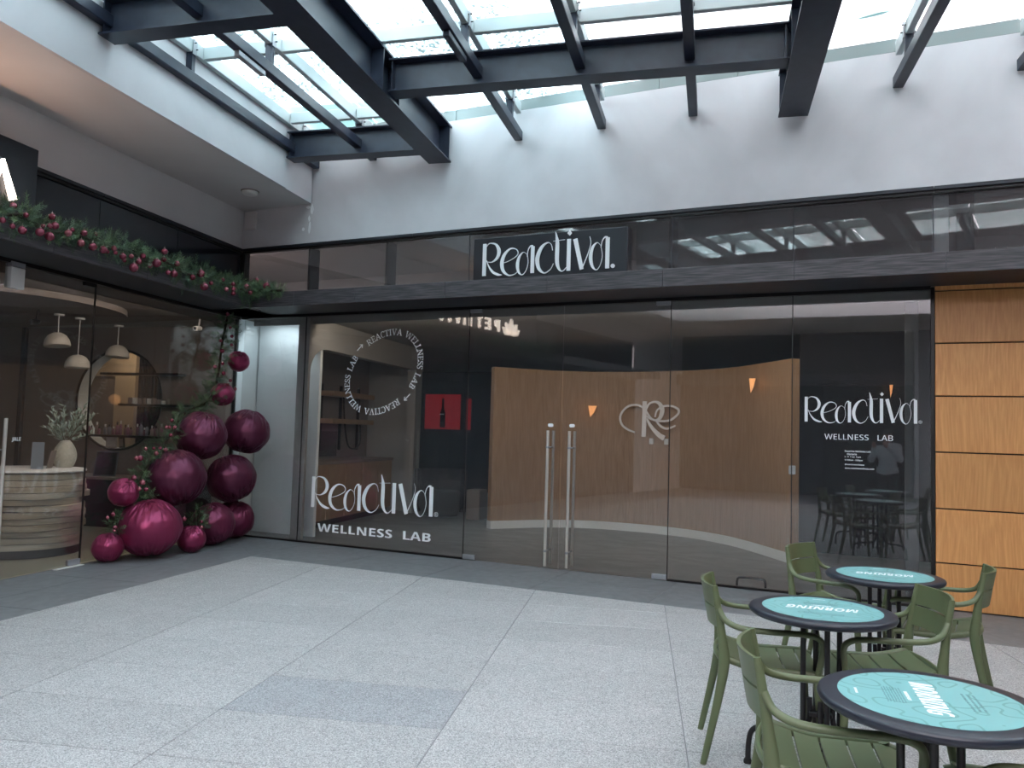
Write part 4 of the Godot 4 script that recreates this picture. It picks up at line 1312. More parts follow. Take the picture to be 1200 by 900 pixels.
func script_word(called: String, parent: Node3D, m: Material, w: float, h: float, xf: Transform3D, depth: float, dot: bool, mark: String) -> MeshInstance3D:
	# the drawn word, its lower left corner at xf, w by h metres for the tall R
	var st := mb()
	var sx := w / 867.0
	var sy := h / 186.0
	for k in SCRIPT.size():
		var p := []
		for q in SCRIPT[k]:
			p.append(Vector3((q[0] - 150.0) * sx, (293.0 - q[1] + (q[0] - 150.0) * 0.022) * sy, q[2] * sx))
		ribbon(st, p, depth, xf, 5, SCRIPT[k][0].size() > 3)
	var c := PackedVector2Array()
	if dot:
		for k in 4: c.append(Vector2((755 - 150) * sx + cos(TAU * k / 4) * 15 * sx, (293 - 97 + 13) * sy + sin(TAU * k / 4) * 15 * sy))
		prism(st, c, 0.0, depth, xf)
	c.clear()
	if mark == ".":
		for k in 16: c.append(Vector2((1040 - 150) * sx + cos(TAU * k / 16) * 13 * sx, 13 * sx + sin(TAU * k / 16) * 13 * sx))
		prism(st, c, 0.0, depth, xf)
	elif mark == "r":
		var ring := []
		for k in 17: ring.append(Vector3((1040 - 150) * sx + cos(TAU * k / 16) * 12 * sx, 14 * sx + sin(TAU * k / 16) * 12 * sx, 2.6 * sx))
		ribbon(st, ring, depth, xf, 1, true)
		var o := Vector2(1040 - 150, 14)
		ribbon(st, [Vector3((o.x - 4) * sx, (o.y - 7) * sx, 2.4 * sx), Vector3((o.x - 4) * sx, (o.y + 7) * sx, 2.4 * sx), Vector3((o.x + 3) * sx, (o.y + 6) * sx, 2.4 * sx), Vector3((o.x + 3) * sx, (o.y + 1) * sx, 2.4 * sx), Vector3((o.x - 2) * sx, o.y * sx, 2.4 * sx), Vector3((o.x + 5) * sx, (o.y - 7) * sx, 2.4 * sx)], depth, xf, 1, true)
	return obj(called, st, m, parent)


func build_signs() -> void:
	var white: Material = mats.white_vinyl
	# the sign box above the door
	var s := thing("shop_sign", "dark blue sign box with white script word Reactiva above the canopy", "sign")
	sbox("box", Vector3(-4.285, 3.14, -0.0), Vector3(-2.42, 3.738, 0.155), mats.sign_navy, s, 0.008)
	script_word("lettering", s, white, 1.532, 0.375, Transform3D(I.basis, Vector3(-4.155, 3.292, 0.155)), 0.012, true, ".")
	# lettering on the glass, front side
	var w2 := get_node("window_2") as Node3D
	var a := script_word("script_lettering", w2, white, 1.80, 0.39, Transform3D(I.basis, Vector3(-6.60, 0.462, 0.0062)), 0.0012, false, "r")
	a.set_meta("label", "large white script word Reactiva on the left shop glass")
	text("block_lettering", "WELLNESS  LAB", w2, white, 1.67, 0.103, Transform3D(I.basis, Vector3(-5.65, 0.212, 0.007)), "Droid Sans", 700, 0.001).set_meta("label", "white capitals WELLNESS LAB under the large script word")
	# the ring of serif letters
	var ring := "REACTIVA WELLNESS LAB > REACTIVA WELLNESS LAB > "
	var st := mb()
	var widths := []
	var total := 0.0
	for ch in ring:
		var wd := 0.30
		if ch == ">": wd = 0.75
		elif ch != " ": wd = text_mesh(ch, "Droid Serif").get_aabb().size.x + 0.05
		widths.append(wd)
		total += wd
	# arc length table of the ellipse
	var el := []
	var len := 0.0
	var tilt := atan2(0.609, 0.793)
	var ec := Vector2(-5.578, 2.195)
	var ep := func(t: float) -> Vector2:
		var q := Vector2(cos(t) * 0.624, sin(t) * 0.474).rotated(tilt)
		return ec + q
	for k in 721:
		var t := -TAU * k / 720.0
		if k: len += ep.call(t).distance_to(ep.call(-TAU * (k - 1) / 720.0))
		el.append(len)
	var along := 0.0
	var start := 0.755 * len
	for i in ring.length():
		var mid := fposmod(start + (along + widths[i] / 2.0) / total * len, len)
		along += widths[i]
		if ring[i] == " ": continue
		var k := 0
		while k < 719 and el[k + 1] < mid: k += 1
		var t: float = -TAU * (k + (mid - el[k]) / maxf(el[k + 1] - el[k], 1e-6)) / 720.0
		var p: Vector2 = ep.call(t)
		var d: Vector2 = (ep.call(t - 0.01) - p).normalized()
		var up := Vector2(-d.y, d.x)
		if up.dot(p - ec) < 0.0: up = -up
		var bs := Basis(Vector3(d.x, d.y, 0), Vector3(up.x, up.y, 0), Vector3(0, 0, 1))
		if ring[i] == ">":
			var xa := Transform3D(bs, Vector3(p.x, p.y, 0.0062))
			var sa := mb()
			ribbon(sa, [Vector3(-0.055, 0.0, 0.012), Vector3(0.055, 0.0, 0.012)], 0.001, xa, 1, true)
			ribbon(sa, [Vector3(0.022, 0.028, 0.012), Vector3(0.055, 0.0, 0.012), Vector3(0.022, -0.028, 0.012)], 0.001, xa, 1, true)
			obj("ring_arrow", sa, white, w2)
		else:
			var tm := text_mesh(ring[i], "Droid Serif", 400, 0.02)
			var bb := tm.get_aabb()
			var sc := 0.078 / 0.46
			var m := Transform3D(bs * Basis.from_scale(Vector3(sc, sc, 0.05)), Vector3(p.x, p.y, 0.0068))
			m.origin -= m.basis * Vector3(bb.get_center().x, 0.23, 0.0)
			st.append_from(tm, 0, m)
			for q in range(1, tm.get_surface_count()): st.append_from(tm, q, m)
	var rm := st.commit()
	put("ring_lettering", rm, white, w2).set_meta("label", "tilted oval ring of thin white serif capitals on the glass")
	# the right-hand glass
	var w4 := get_node("window_4") as Node3D
	script_word("script_lettering", w4, white, 0.985, 0.243, Transform3D(I.basis, Vector3(-0.637, 1.682, 0.0062)), 0.0012, true, "r").set_meta("label", "white script word Reactiva on the right-hand shop glass")
	text("block_lettering", "WELLNESS   LAB", w4, white, 0.60, 0.052, Transform3D(I.basis, Vector3(-0.155, 1.541, 0.007)), "Droid Sans", 400, 0.001).set_meta("label", "small white capitals WELLNESS LAB under the right-hand script word")
	var lines := [["Reactiva Wellness Lab", 1.407, 0.225], ["Horario", 1.379, 0.085], ["L - V  7 am  9 pm", 1.351, 0.14], ["S 9:00am - 2:00pm", 1.320, 0.155], ["@reactivawellness", 1.280, 0.17], ["www.reactivawellness.com", 1.245, 0.255]]
	for l in lines:
		text("small_print", l[0], w4, white, l[2], 0.0, Transform3D(I.basis, Vector3(-0.272 + l[2] / 2 + (0.02 if l[0] == "Horario" else 0.0), l[1], 0.007)), "Droid Sans", 600, 0.001)
	# sticker on the left door
	text("pull_sticker", "JALE", get_node("door_3") as Node3D, white, 0.10, 0.045, Transform3D(Basis(Vector3.UP, PI / 2), Vector3(0.0072, 1.293, 3.49)), "Droid Sans", 700, 0.001)
	# the lit sign over the left shop
	var p := thing("lit_sign", "black sign box with glowing white letters and lotus over the left canopy", "sign", L * Transform3D(Basis(Vector3.UP, PI / 2), Vector3(0.0, 0.0, 5.3)))
	# in this frame x runs to the right along the wall (towards the corner), z out of it
	sbox("box", Vector3(-1.75, 3.12, 0.0), Vector3(1.608, 3.975, 0.26), mats.sign_navy, p, 0.006)
	var word := "PETTIV"
	var xs := [-0.315, -0.02, 0.25, 0.515, 0.69, 0.885]
	for k in word.length():
		var wd: float = 0.045 if word[k] == "I" else 0.16
		text("letter", word[k], p, mats.lit_letter, wd, 0.225, Transform3D(I.basis, Vector3(xs[k], 3.545, 0.285)), "Droid Sans", 700, 0.04)
	st = mb()
	ribbon(st, [Vector3(1.10, 3.43, 0.055), Vector3(1.215, 3.735, 0.055), Vector3(1.345, 3.43, 0.055)], 0.04, Transform3D(I.basis, Vector3(0, 0, 0.262)), 1, true)
	obj("letter", st, mats.lit_letter, p)
	st = mb()
	for q in [[0.0, 0.34, 0.09], [-0.62, 0.28, 0.07], [0.62, 0.28, 0.07], [-1.15, 0.22, 0.06], [1.15, 0.22, 0.06]]:
		var bs := Transform3D(Basis(Vector3.BACK, -q[0] * 0.75), Vector3(-0.80 + q[0] * 0.10, 3.40, 0.262))
		var pet := PackedVector2Array()
		for k in 14:
			var t := TAU * k / 14
			pet.append(Vector2(sin(t) * q[2] * (0.6 + 0.4 * cos(t * 0.5) * cos(t * 0.5)), q[1] * 0.5 - cos(t) * q[1] * 0.5))
		prism(st, pet, 0.0, 0.03, bs)
	obj("lotus_light", st, mats.lit_letter, p)
	var al := AreaLight3D.new()
	al.name = "sign_glow"
	al.area_size = Vector2(2.4, 0.04)
	al.light_color = Color(1.0, 0.78, 0.64)
	al.light_energy = 2.0
	al.shadow_enabled = true
	al.transform = Transform3D(Basis(Vector3.RIGHT, Vector3(0, 0, 1), Vector3(0, -1, 0)), Vector3(0.2, 3.36, 0.36))
	p.add_child(al)


func more_materials() -> void:
	var m := mat("warm_glow", Color(1.0, 0.80, 0.58), 0.5)  # glowing face of the warm pieces in the lobby
	m.emission_enabled = true
	m.emission = Color(1.0, 0.72, 0.45)
	m.emission_energy_multiplier = 0.45
	m = mat("red_reflection", Color(0.35, 0.03, 0.05), 0.4)  # glowing red that stands in for a reflection
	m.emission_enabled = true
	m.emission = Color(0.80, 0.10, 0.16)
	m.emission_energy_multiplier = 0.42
	m = mat("fill_strip_face", Color(1, 0.96, 0.9), 0.5)  # face of the added fill strips
	m.emission_enabled = true
	m.emission = Color(1.0, 0.93, 0.84)
	m.emission_energy_multiplier = 2.0
	m = mat("lit_letter", Color(1, 0.97, 0.93), 0.5)
	m.emission_enabled = true
	m.emission = Color(1.0, 0.95, 0.90)
	m.emission_energy_multiplier = 9.0
	m = mat("desk_dark", Color(0.24, 0.20, 0.18), 0.7)
	m = mat("desk_wood", Color(1, 1, 1), 0.6)
	m.albedo_texture = noise_tex(71, 0.05, Color(0.72, 0.67, 0.59), Color(0.82, 0.77, 0.69), 256, 4, FastNoiseLite.TYPE_SIMPLEX_SMOOTH, Vector2(0.3, 2.5))
	tri_map(m, 1.0)
	var m2 := m.duplicate() as StandardMaterial3D
	m2.albedo_color = Color(0.92, 0.91, 0.89)
	m2.uv1_offset = Vector3(0.4, 0.3, 0.2)
	mats["desk_wood2"] = m2
	m = mat("vase", Color(1, 1, 1), 0.7)
	m.albedo_texture = noise_tex(81, 0.08, Color(0.70, 0.70, 0.655), Color(0.83, 0.83, 0.785), 128, 4)
	tri_map(m, 0.4)
	mat("pale_wood", Color(0.72, 0.65, 0.55), 0.6)
	mat("stem", Color(0.30, 0.28, 0.20), 0.8)
	m = mat("olive_leaf", Color(0.52, 0.60, 0.56), 0.5)
	m.backlight_enabled = true
	m.backlight = Color(0.15, 0.18, 0.14)
	mat("card_blue", Color(0.50, 0.55, 0.60), 0.6)
	mat("slate", Color(0.30, 0.32, 0.35), 0.5)
	mat("lamp_shade", Color(0.80, 0.78, 0.74), 0.7)
	mat("sign_navy", Color(0.085, 0.10, 0.135), 0.35)
	# satin of the big balls: dark plum and brighter magenta plum
	for q in [["satin_plum", Color(0.36, 0.155, 0.25)], ["satin_magenta", Color(0.53, 0.18, 0.32)], ["satin_mid", Color(0.42, 0.16, 0.27)]]:
		m = mat(q[0], q[1], 0.34, 0.62)
		m.rim_enabled = true
		m.rim = 0.5
		m.rim_tint = 0.8
	for q in [["bauble_rose", Color(0.48, 0.20, 0.27)], ["bauble_wine", Color(0.40, 0.12, 0.19)], ["bauble_pink", Color(0.56, 0.31, 0.35)]]:
		mat(q[0], q[1], 0.22, 0.35)
	mat("bauble_cap", Color(0.75, 0.68, 0.66), 0.3, 0.9)
	m = mat("needles", Color(1, 1, 1), 0.6)
	m.vertex_color_use_as_albedo = true
	mat("twig", Color(0.16, 0.13, 0.09), 0.9)
	mat("skin", Color(0.70, 0.50, 0.40), 0.6)
	mat("sweater", Color(0.72, 0.74, 0.77), 0.9)
	mat("trousers", Color(0.07, 0.075, 0.10), 0.9)
	mat("hair", Color(0.07, 0.05, 0.04), 0.7)
	mat("shoe", Color(0.80, 0.80, 0.80), 0.6)


# ---------------------------------------------------------------- cafe tables
func print_texture() -> ImageTexture:
	# teal print with wandering contour lines and blocks of tiny dark print
	var n := FastNoiseLite.new()
	n.seed = 14
	n.frequency = 0.0045
	n.fractal_octaves = 2
	var im := Image.create(512, 512, false, Image.FORMAT_RGB8)
	var base := Color(0.475, 0.69, 0.695)
	var line := Color(0.39, 0.60, 0.59)
	for y in 512:
		for x in 512:
			var v := n.get_noise_2d(x, y) * 2.2
			var gx := n.get_noise_2d(x + 1.0, y) * 2.2 - v
			var gy := n.get_noise_2d(x, y + 1.0) * 2.2 - v
			var d := absf(v - roundf(v)) / maxf(sqrt(gx * gx + gy * gy), 0.004)
			im.set_pixel(x, y, base.lerp(line, clampf(4.2 - d, 0.0, 1.0)))
	var r := RandomNumberGenerator.new()
	r.seed = 3
	var ink := Color(0.20, 0.38, 0.40)
	for blk in [[178, 330, 156, 7, 8.0], [170, 122, 172, 3, 15.0]]:   # x, y, width, lines, pitch
		for k in blk[3]:
			var x: float = blk[0] + r.randf_range(0, 10)
			var hh := maxf(3.0, blk[4] * 0.5)
			while x < blk[0] + blk[2] - r.randf_range(0, 14):
				var w := r.randf_range(2.0, 5.0)
				im.fill_rect(Rect2i(int(x), int(blk[1] + k * blk[4] + r.randf_range(0, 1.5)), int(w), int(hh)), ink)
				x += w + r.randf_range(1.6, 3.2)
	return ImageTexture.create_from_image(im)


func build_tables() -> void:
	var pm := mat("table_print", Color(1, 1, 1), 0.32)
	pm.albedo_texture = print_texture()
	var spots := [[Vector3(0.044, 0, 3.18), 0.05, 3.30, "round cafe table nearest the glass, teal printed top in a dark rim"],
		[Vector3(-0.223, 0, 4.38), 0.0, 3.26, "middle round cafe table, teal printed top between two green chairs"],
		[Vector3(0.148, 0, 5.56), 0.3, 4.85, "round cafe table nearest the viewer, teal printed top at the bottom right"]]
	for q in spots:
		var t := thing("cafe_table", q[3], "table", Transform3D(I.basis, q[0]), "cafe tables")
		var st := mb()
		lathe(st, [Vector2(0.0, 0.708), Vector2(0.26, 0.706), Vector2(0.298, 0.708), Vector2(0.312, 0.716), Vector2(0.3165, 0.727), Vector2(0.313, 0.737), Vector2(0.305, 0.7405), Vector2(0.258, 0.741), Vector2(0.0, 0.741)], 72)
		obj("tabletop", st, mats.table_rim, t)
		# print: a thin disc with planar UVs
		st = mb()
		st.set_smooth_group(-1)
		var R := 0.257
		for k in 72:
			var a := TAU * k / 72
			var b := TAU * (k + 1) / 72
			var v := [Vector3(0, 0.7418, 0), Vector3(cos(a) * R, 0.7418, sin(a) * R), Vector3(cos(b) * R, 0.7418, sin(b) * R)]
			for i in [0, 1, 2]:
				st.set_uv(Vector2(0.5 + v[i].x / R * 0.5, 0.5 + v[i].z / R * 0.5))
				st.set_normal(Vector3.UP)
				st.add_vertex(v[i])
		var disc := put("printed_disc", st.commit(), pm, t, Transform3D(Basis(Vector3.UP, q[2]), Vector3.ZERO))
		# white word, slanted, lying on the print
		var slant := Transform3D(Basis(Vector3(1, 0, 0), Vector3(0.22, 0, -1), Vector3(0, 1, 0)), Vector3(0.0, 0.7424, 0.0))
		text("printed_word", "MORNING", disc, mats.white_vinyl, 0.30, 0.066, slant, "Droid Sans", 700, 0.0006)
		text("printed_line", "BREAKFAST", disc, mats.white_vinyl, 0.085, 0.010, Transform3D(Basis(Vector3(1, 0, 0), Vector3(0, 0, -1), Vector3(0, 1, 0)), Vector3(0.0, 0.7424, 0.062)), "Droid Sans", 700, 0.0006)
		text("printed_line", "OUTDOORS", disc, mats.white_vinyl, 0.055, 0.008, Transform3D(Basis(Vector3(1, 0, 0), Vector3(0, 0, -1), Vector3(0, 1, 0)), Vector3(0.0, 0.7424, 0.205)), "Droid Sans", 700, 0.0006)
		# four uprights, each bending out into a foot
		for k in 4:
			var yaw: float = q[1] + PI / 2 * k
			var c := Vector3(cos(yaw + PI / 4 + 0.42), 0, sin(yaw + PI / 4 + 0.42)) * 0.08
			var d := Vector3(cos(yaw), 0, sin(yaw))
			st = mb()
			var c2 := Vector3(cos(yaw), 0, sin(yaw)) * 0.05
			tube(st, [c + Vector3(0, 0.12, 0), c + Vector3(0, 0.708, 0)], 0.0125, 10)
			tube(st, smooth_path([c2 + Vector3(0, 0.34, 0), c2 + Vector3(0, 0.245, 0), c2 + d * 0.03 + Vector3(0, 0.205, 0), c2 + d * 0.08 + Vector3(0, 0.192, 0), c2 + d * 0.19 + Vector3(0, 0.180, 0), c2 + d * 0.245 + Vector3(0, 0.155, 0), c2 + d * 0.262 + Vector3(0, 0.10, 0), c2 + d * 0.266 + Vector3(0, 0.012, 0)], 4), 0.0125, 10)
			var lg := obj("leg", st, mats.table_leg, t)
			st = mb()
			lathe(st, [Vector2(0.0, 0.0), Vector2(0.019, 0.0), Vector2(0.02, 0.008), Vector2(0.014, 0.022)], 12, Transform3D(I.basis, c2 + d * 0.266))
			obj("foot_cap", st, mats.foot_cap, lg)
		st = mb()
		box(st, Vector3(0, 0.70, 0), Vector3(0.20, 0.012, 0.20), 0.003)
		box(st, Vector3(0, 0.28, 0), Vector3(0.095, 0.02, 0.095), 0.003)
		box(st, Vector3(0, 0.135, 0), Vector3(0.095, 0.02, 0.095), 0.003)
		obj("mounting_plate", st, mats.table_leg, t)


# ---------------------------------------------------------------- green slatted armchairs
func seat_y(z: float) -> float:   # seat height along its depth, rising into the back
	var y := 0.448
	if z < -0.02: y += 0.55 * pow(-0.02 - z, 1.55)
	if z > 0.17: y -= 1.6 * (z - 0.17) * (z - 0.17) * 3.0
	return y


func build_chairs() -> void:
	var green: Material = mats.chair_green
	var t := thing("slatted_armchair", "green slatted armchair left of the middle table, its back to the open floor", "chair", I, "green armchairs at the cafe tables")
	# seat: side rails and five slats with gaps between
	var cuts := [-0.205, -0.115, -0.025, 0.065, 0.150, 0.228]
	for k in 5:
		var st := mb()
		var z0: float = cuts[k] + (0.0045 if k > 0 else 0.0)
		var z1: float = cuts[k + 1] - (0.0045 if k < 4 else 0.0)
		var hw := 0.188
		for i in 5:
			var a := lerpf(z0, z1, i / 5.0)
			var b := lerpf(z0, z1, (i + 1) / 5.0)
			var n := 8
			for j in n:
				var xa := lerpf(-hw, hw, float(j) / n)
				var xb := lerpf(-hw, hw, float(j + 1) / n)
				st.set_smooth_group(1)
				quad(st, sp(xa, a), sp(xb, a), sp(xb, b), sp(xa, b), Vector3.UP)
				st.set_smooth_group(2)
				var dn := Vector3(0, -0.012, 0)
				quad(st, sp(xa, a) + dn, sp(xb, a) + dn, sp(xb, b) + dn, sp(xa, b) + dn, Vector3.DOWN)
				st.set_smooth_group(-1)
				if i == 0: quad(st, sp(xa, a), sp(xb, a), sp(xb, a) + dn, sp(xa, a) + dn, Vector3.FORWARD)
				if i == 4: quad(st, sp(xa, b), sp(xb, b), sp(xb, b) + dn, sp(xa, b) + dn, Vector3.BACK)
		obj("seat_slat", st, green, t)
	for sd in [-1.0, 1.0]:
		var st := mb()
		var pts := []
		for i in 12:
			var z := lerpf(-0.205, 0.228, i / 11.0)
			pts.append(sp(sd * 0.203, z) + Vector3(0, -0.008, 0))
		tube(st, pts, 0.0175, 10, 0.75)
		obj("seat_rail", st, green, t)
	# backrest: two curved panels with a slit between
	for r in [[0.712, 0.806], [0.612, 0.704]]:
		var st := mb()
		var n := 14
		for j in n:
			var xa := lerpf(-0.188, 0.188, float(j) / n)
			var xb := lerpf(-0.188, 0.188, float(j + 1) / n)
			var m := 4
			for i in m:
				var ya := lerpf(r[0], r[1], float(i) / m)
				var yb := lerpf(r[0], r[1], float(i + 1) / m)
				st.set_smooth_group(1)
				quad(st, bp(xa, ya, 0.0), bp(xb, ya, 0.0), bp(xb, yb, 0.0), bp(xa, yb, 0.0), Vector3.BACK)
				st.set_smooth_group(2)
				quad(st, bp(xa, ya, -0.013), bp(xb, ya, -0.013), bp(xb, yb, -0.013), bp(xa, yb, -0.013), Vector3.FORWARD)
			st.set_smooth_group(-1)
			quad(st, bp(xa, r[1], 0.0), bp(xb, r[1], 0.0), bp(xb, r[1], -0.013), bp(xa, r[1], -0.013), Vector3.UP)
			quad(st, bp(xa, r[0], 0.0), bp(xb, r[0], 0.0), bp(xb, r[0], -0.013), bp(xa, r[0], -0.013), Vector3.DOWN)
		for xe in [-0.188, 0.188]:
			quad(st, bp(xe, r[0], 0), bp(xe, r[1], 0), bp(xe, r[1], -0.013), bp(xe, r[0], -0.013), Vector3(xe, 0, 0))
		obj("back_panel", st, green, t)
	for sd in [-1.0, 1.0]:
		# back post running on as the rear leg
		var st := mb()
		tube(st, smooth_path([Vector3(sd * 0.196, 0.808, -0.258), Vector3(sd * 0.200, 0.70, -0.240), Vector3(sd * 0.207, 0.58, -0.222), Vector3(sd * 0.212, 0.46, -0.212), Vector3(sd * 0.217, 0.30, -0.236), Vector3(sd * 0.224, 0.0, -0.300)], 4),
			[0.0135, 0.0145, 0.0155, 0.016, 0.0165, 0.017, 0.018, 0.019, 0.020, 0.022, 0.024, 0.026, 0.026, 0.025, 0.023, 0.0215, 0.020, 0.0185, 0.017, 0.016, 0.0145], 12, 0.72, Vector3.BACK)
		obj("back_post", st, green, t)
		# armrest sweeping forward and down
		st = mb()
		tube(st, smooth_path([Vector3(sd * 0.204, 0.705, -0.238), Vector3(sd * 0.224, 0.655, -0.205), Vector3(sd * 0.252, 0.632, -0.13), Vector3(sd * 0.262, 0.628, 0.0), Vector3(sd * 0.260, 0.628, 0.13), Vector3(sd * 0.252, 0.612, 0.195), Vector3(sd * 0.240, 0.565, 0.215), Vector3(sd * 0.228, 0.44, 0.196)], 5), 0.0135, 10, 1.15)
		obj("armrest", st, green, t)
		st = mb()
		tube(st, smooth_path([Vector3(sd * 0.212, 0.455, 0.19), Vector3(sd * 0.222, 0.40, 0.198), Vector3(sd * 0.228, 0.2, 0.212), Vector3(sd * 0.234, 0.0, 0.226)], 3), [0.021, 0.021, 0.0205, 0.020, 0.019, 0.018, 0.017, 0.016, 0.015, 0.0145], 12, 0.75, Vector3.BACK)
		obj("front_leg", st, green, t)
	# rear skirt under the seat
	var st2 := mb()
	var arc := []
	for j in 9:
		var x := lerpf(-0.208, 0.208, j / 8.0)
		arc.append(Vector3(x, 0.468, -0.212 - 0.03 * (1.0 - pow(x / 0.208, 2.0))))
	tube(st2, arc, 0.016, 8, 0.6)
	obj("rear_rail", st2, green, t)
	# facing: chair +z looks along f; pos is the middle of the top of the back
	var place := [
		[Vector2(-0.737, 4.27), Vector2(0.963, -0.22), ""],
		[Vector2(-0.385, 5.43), Vector2(0.974, -0.18), "green slatted armchair at the bottom edge, left of the nearest table"],
		[Vector2(0.255, 4.02), Vector2(-0.95, 0.30), "green slatted armchair right of the middle table, back turned to the viewer"],
		[Vector2(0.565, 3.06), Vector2(-0.97, -0.12), "green slatted armchair right of the table nearest the glass, before the oak panels"],
		[Vector2(-0.465, 2.63), Vector2(0.936, 0.33), "green slatted armchair left of the table nearest the glass"],
		[Vector2(0.72, 5.40), Vector2(-0.985, 0.10), "green slatted armchair right of the nearest table, cut by the bottom right corner"]]
	for k in place.size():
		var f: Vector2 = place[k][1].normalized()
		var yaw := atan2(f.x, f.y)
		var b: Vector2 = place[k][0] + f * 0.265
		var xf := Transform3D(Basis(Vector3.UP, yaw), Vector3(b.x, 0, b.y))
		if k == 0: t.transform = xf
		else: copy(t, xf, place[k][2])


func sp(x: float, z: float) -> Vector3:
	var y := seat_y(z) - 0.012 * (1.0 - pow(x / 0.19, 2.0)) * clampf(1.0 - absf(z) * 2.0, 0.0, 1.0)
	return Vector3(x * lerpf(1.0, 1.08, clampf((z + 0.2) / 0.42, 0.0, 1.0)), y, z)


func bp(x: float, y: float, off: float) -> Vector3:
	return Vector3(x, y, -0.238 - (y - 0.70) * 0.18 - 0.045 * (1.0 - pow(x / 0.19, 2.0)) + off)


# ---------------------------------------------------------------- satin balls
func satin_ball(r: float, sd: int, squash: float) -> SurfaceTool:
	var st := mb()
	var n := FastNoiseLite.new()
	n.seed = sd
	n.frequency = 1.0
	n.fractal_octaves = 2
	var rows := 44
	var cols := 120
	var g := []
	for i in rows + 1:
		var th := PI * i / rows
		var row: Array[Vector3] = []
		for j in cols:
			var ph := TAU * j / cols
			# gathers: sharp pleats that run out from both poles
			var near := exp(-pow(minf(th, PI - th) / 0.80, 2.0))
			var a := n.get_noise_3d(cos(ph) * 4.6, sin(ph) * 4.6, th * 0.55)
			var b := n.get_noise_3d(cos(ph) * 9.0 + 40.0, sin(ph) * 9.0, th * 0.8)
			var fold := -pow(1.0 - minf(1.0, absf(a) * 3.2), 3.0) * 0.22 - pow(1.0 - minf(1.0, absf(b) * 3.0), 2.0) * 0.09
			var wide := n.get_noise_3d(cos(ph) * 1.2 * sin(th), cos(th) * 1.6, sin(ph) * 1.2 * sin(th)) * 0.035
			var rr := r * (1.0 + fold * near * clampf(th * 6.0, 0.0, 1.0) * clampf((PI - th) * 6.0, 0.0, 1.0) + wide)
			# the gathered crown is drawn in a little
			rr *= 1.0 - 0.07 * exp(-pow(th / 0.22, 2.0)) - 0.05 * exp(-pow((PI - th) / 0.22, 2.0))
			row.append(Vector3(sin(th) * cos(ph) * rr, cos(th) * rr * squash, sin(th) * sin(ph) * rr))
		g.append(row)
	st.set_smooth_group(1)
	for i in rows:
		for j in cols:
			var k := (j + 1) % cols
			var o: Vector3 = g[i][j] + g[i + 1][k]
			if i > 0: tri(st, g[i][j], g[i][k], g[i + 1][k], o)
			if i < rows - 1: tri(st, g[i][j], g[i + 1][k], g[i + 1][j], o)
	return st


func build_balls() -> void:
	# [n, y, s] in the left wall's frame, radius, satin, tilt of the gathered pole, label
	var B := [
		[0.37, 0.335, 2.04, 0.335, "satin_magenta", Vector3(0.10, 0, 0.05), "largest bright plum satin ball, standing in front on the floor"],
		[0.17, 0.158, 2.42, 0.158, "satin_magenta", Vector3(0.0, 0, 0.1), "small bright plum satin ball on the floor at the left end"],
		[0.53, 0.160, 1.52, 0.160, "satin_magenta", Vector3(0.1, 0, -0.1), "small bright plum satin ball on the floor right of the largest one"],
		[0.37, 0.858, 1.645, 0.335, "satin_plum", Vector3(0.0, 0, 0.3), "big dark plum satin ball resting above the largest front ball"],
		[0.36, 0.800, 0.54, 0.315, "satin_plum", Vector3(0.15, 0, 0.35), "big dark plum satin ball at the right of the middle row"],
		[0.34, 1.345, 1.17, 0.300, "satin_plum", Vector3(0.0, 0, -0.2), "big dark plum satin ball at the left of the top row"],
		[0.36, 1.400, 0.24, 0.300, "satin_plum", Vector3(-0.2, 0, -0.1), "big dark plum satin ball at the right of the top row, in the corner"],
		[0.40, 0.265, 0.94, 0.265, "satin_mid", Vector3(0.1, 0, 0.3), "dark plum satin ball on the floor behind the small right one"],
		[0.30, 0.255, 0.33, 0.255, "satin_mid", Vector3(0.1, 0, -0.3), "dark plum satin ball on the floor deepest in the corner"],
		[0.20, 0.727, 2.27, 0.158, "satin_magenta", Vector3(0.1, 0, -0.5), "small bright plum satin ball at the left, above the largest one"],
		[0.27, 1.870, 0.68, 0.150, "satin_magenta", Vector3(0.0, 0, 0.15), "small plum satin ball hung just above the big ones"],
		[0.27, 2.322, 0.36, 0.140, "satin_magenta", Vector3(0.3, 0, -0.4), "small plum satin ball hung highest on the upright garland"]]
	for k in B.size():
		var q: Array = B[k]
		var bs := Basis.from_euler(q[5]) * Basis(Vector3.UP, k * 1.7)
		var sq := 0.94 if k in [0] else 0.98
		var o := thing("satin_ball", q[6], "decoration ball", L * Transform3D(bs, Vector3(q[0], q[1], q[2])), "large satin balls")
		obj("satin_cover", satin_ball(q[3], 30 + k, sq), mats[q[4]], o)
		var st := mb()
		var top: float = q[3] * sq * 0.92
		lathe(st, [Vector2(q[3] * 0.10, top - 0.004), Vector2(q[3] * 0.07, top + q[3] * 0.03), Vector2(q[3] * 0.05, top + q[3] * 0.05), Vector2(0.0, top + q[3] * 0.06)], 14)
		obj("gather_knot", st, mats[q[4]], o)


# ---------------------------------------------------------------- pine garlands and baubles
func sprig_mesh(sd: int, ln: float, needle: float, count: int) -> ArrayMesh:
	var r := RandomNumberGenerator.new()
	r.seed = sd
	var st := mb()
	for k in count:
		var t := 0.05 + 0.95 * k / count
		var p := Vector3(0, ln * t, 0)
		var az := k * 2.4 + r.randf() * 0.6
		var d := Vector3(cos(az), r.randf_range(0.35, 1.0), sin(az)).normalized()
		leaf(st, p, d, needle * (1.0 - 0.35 * t), 0.0055)
	leaf(st, Vector3(0, ln * 0.9, 0), Vector3.UP, needle, 0.006)
	return mesh_of(st)


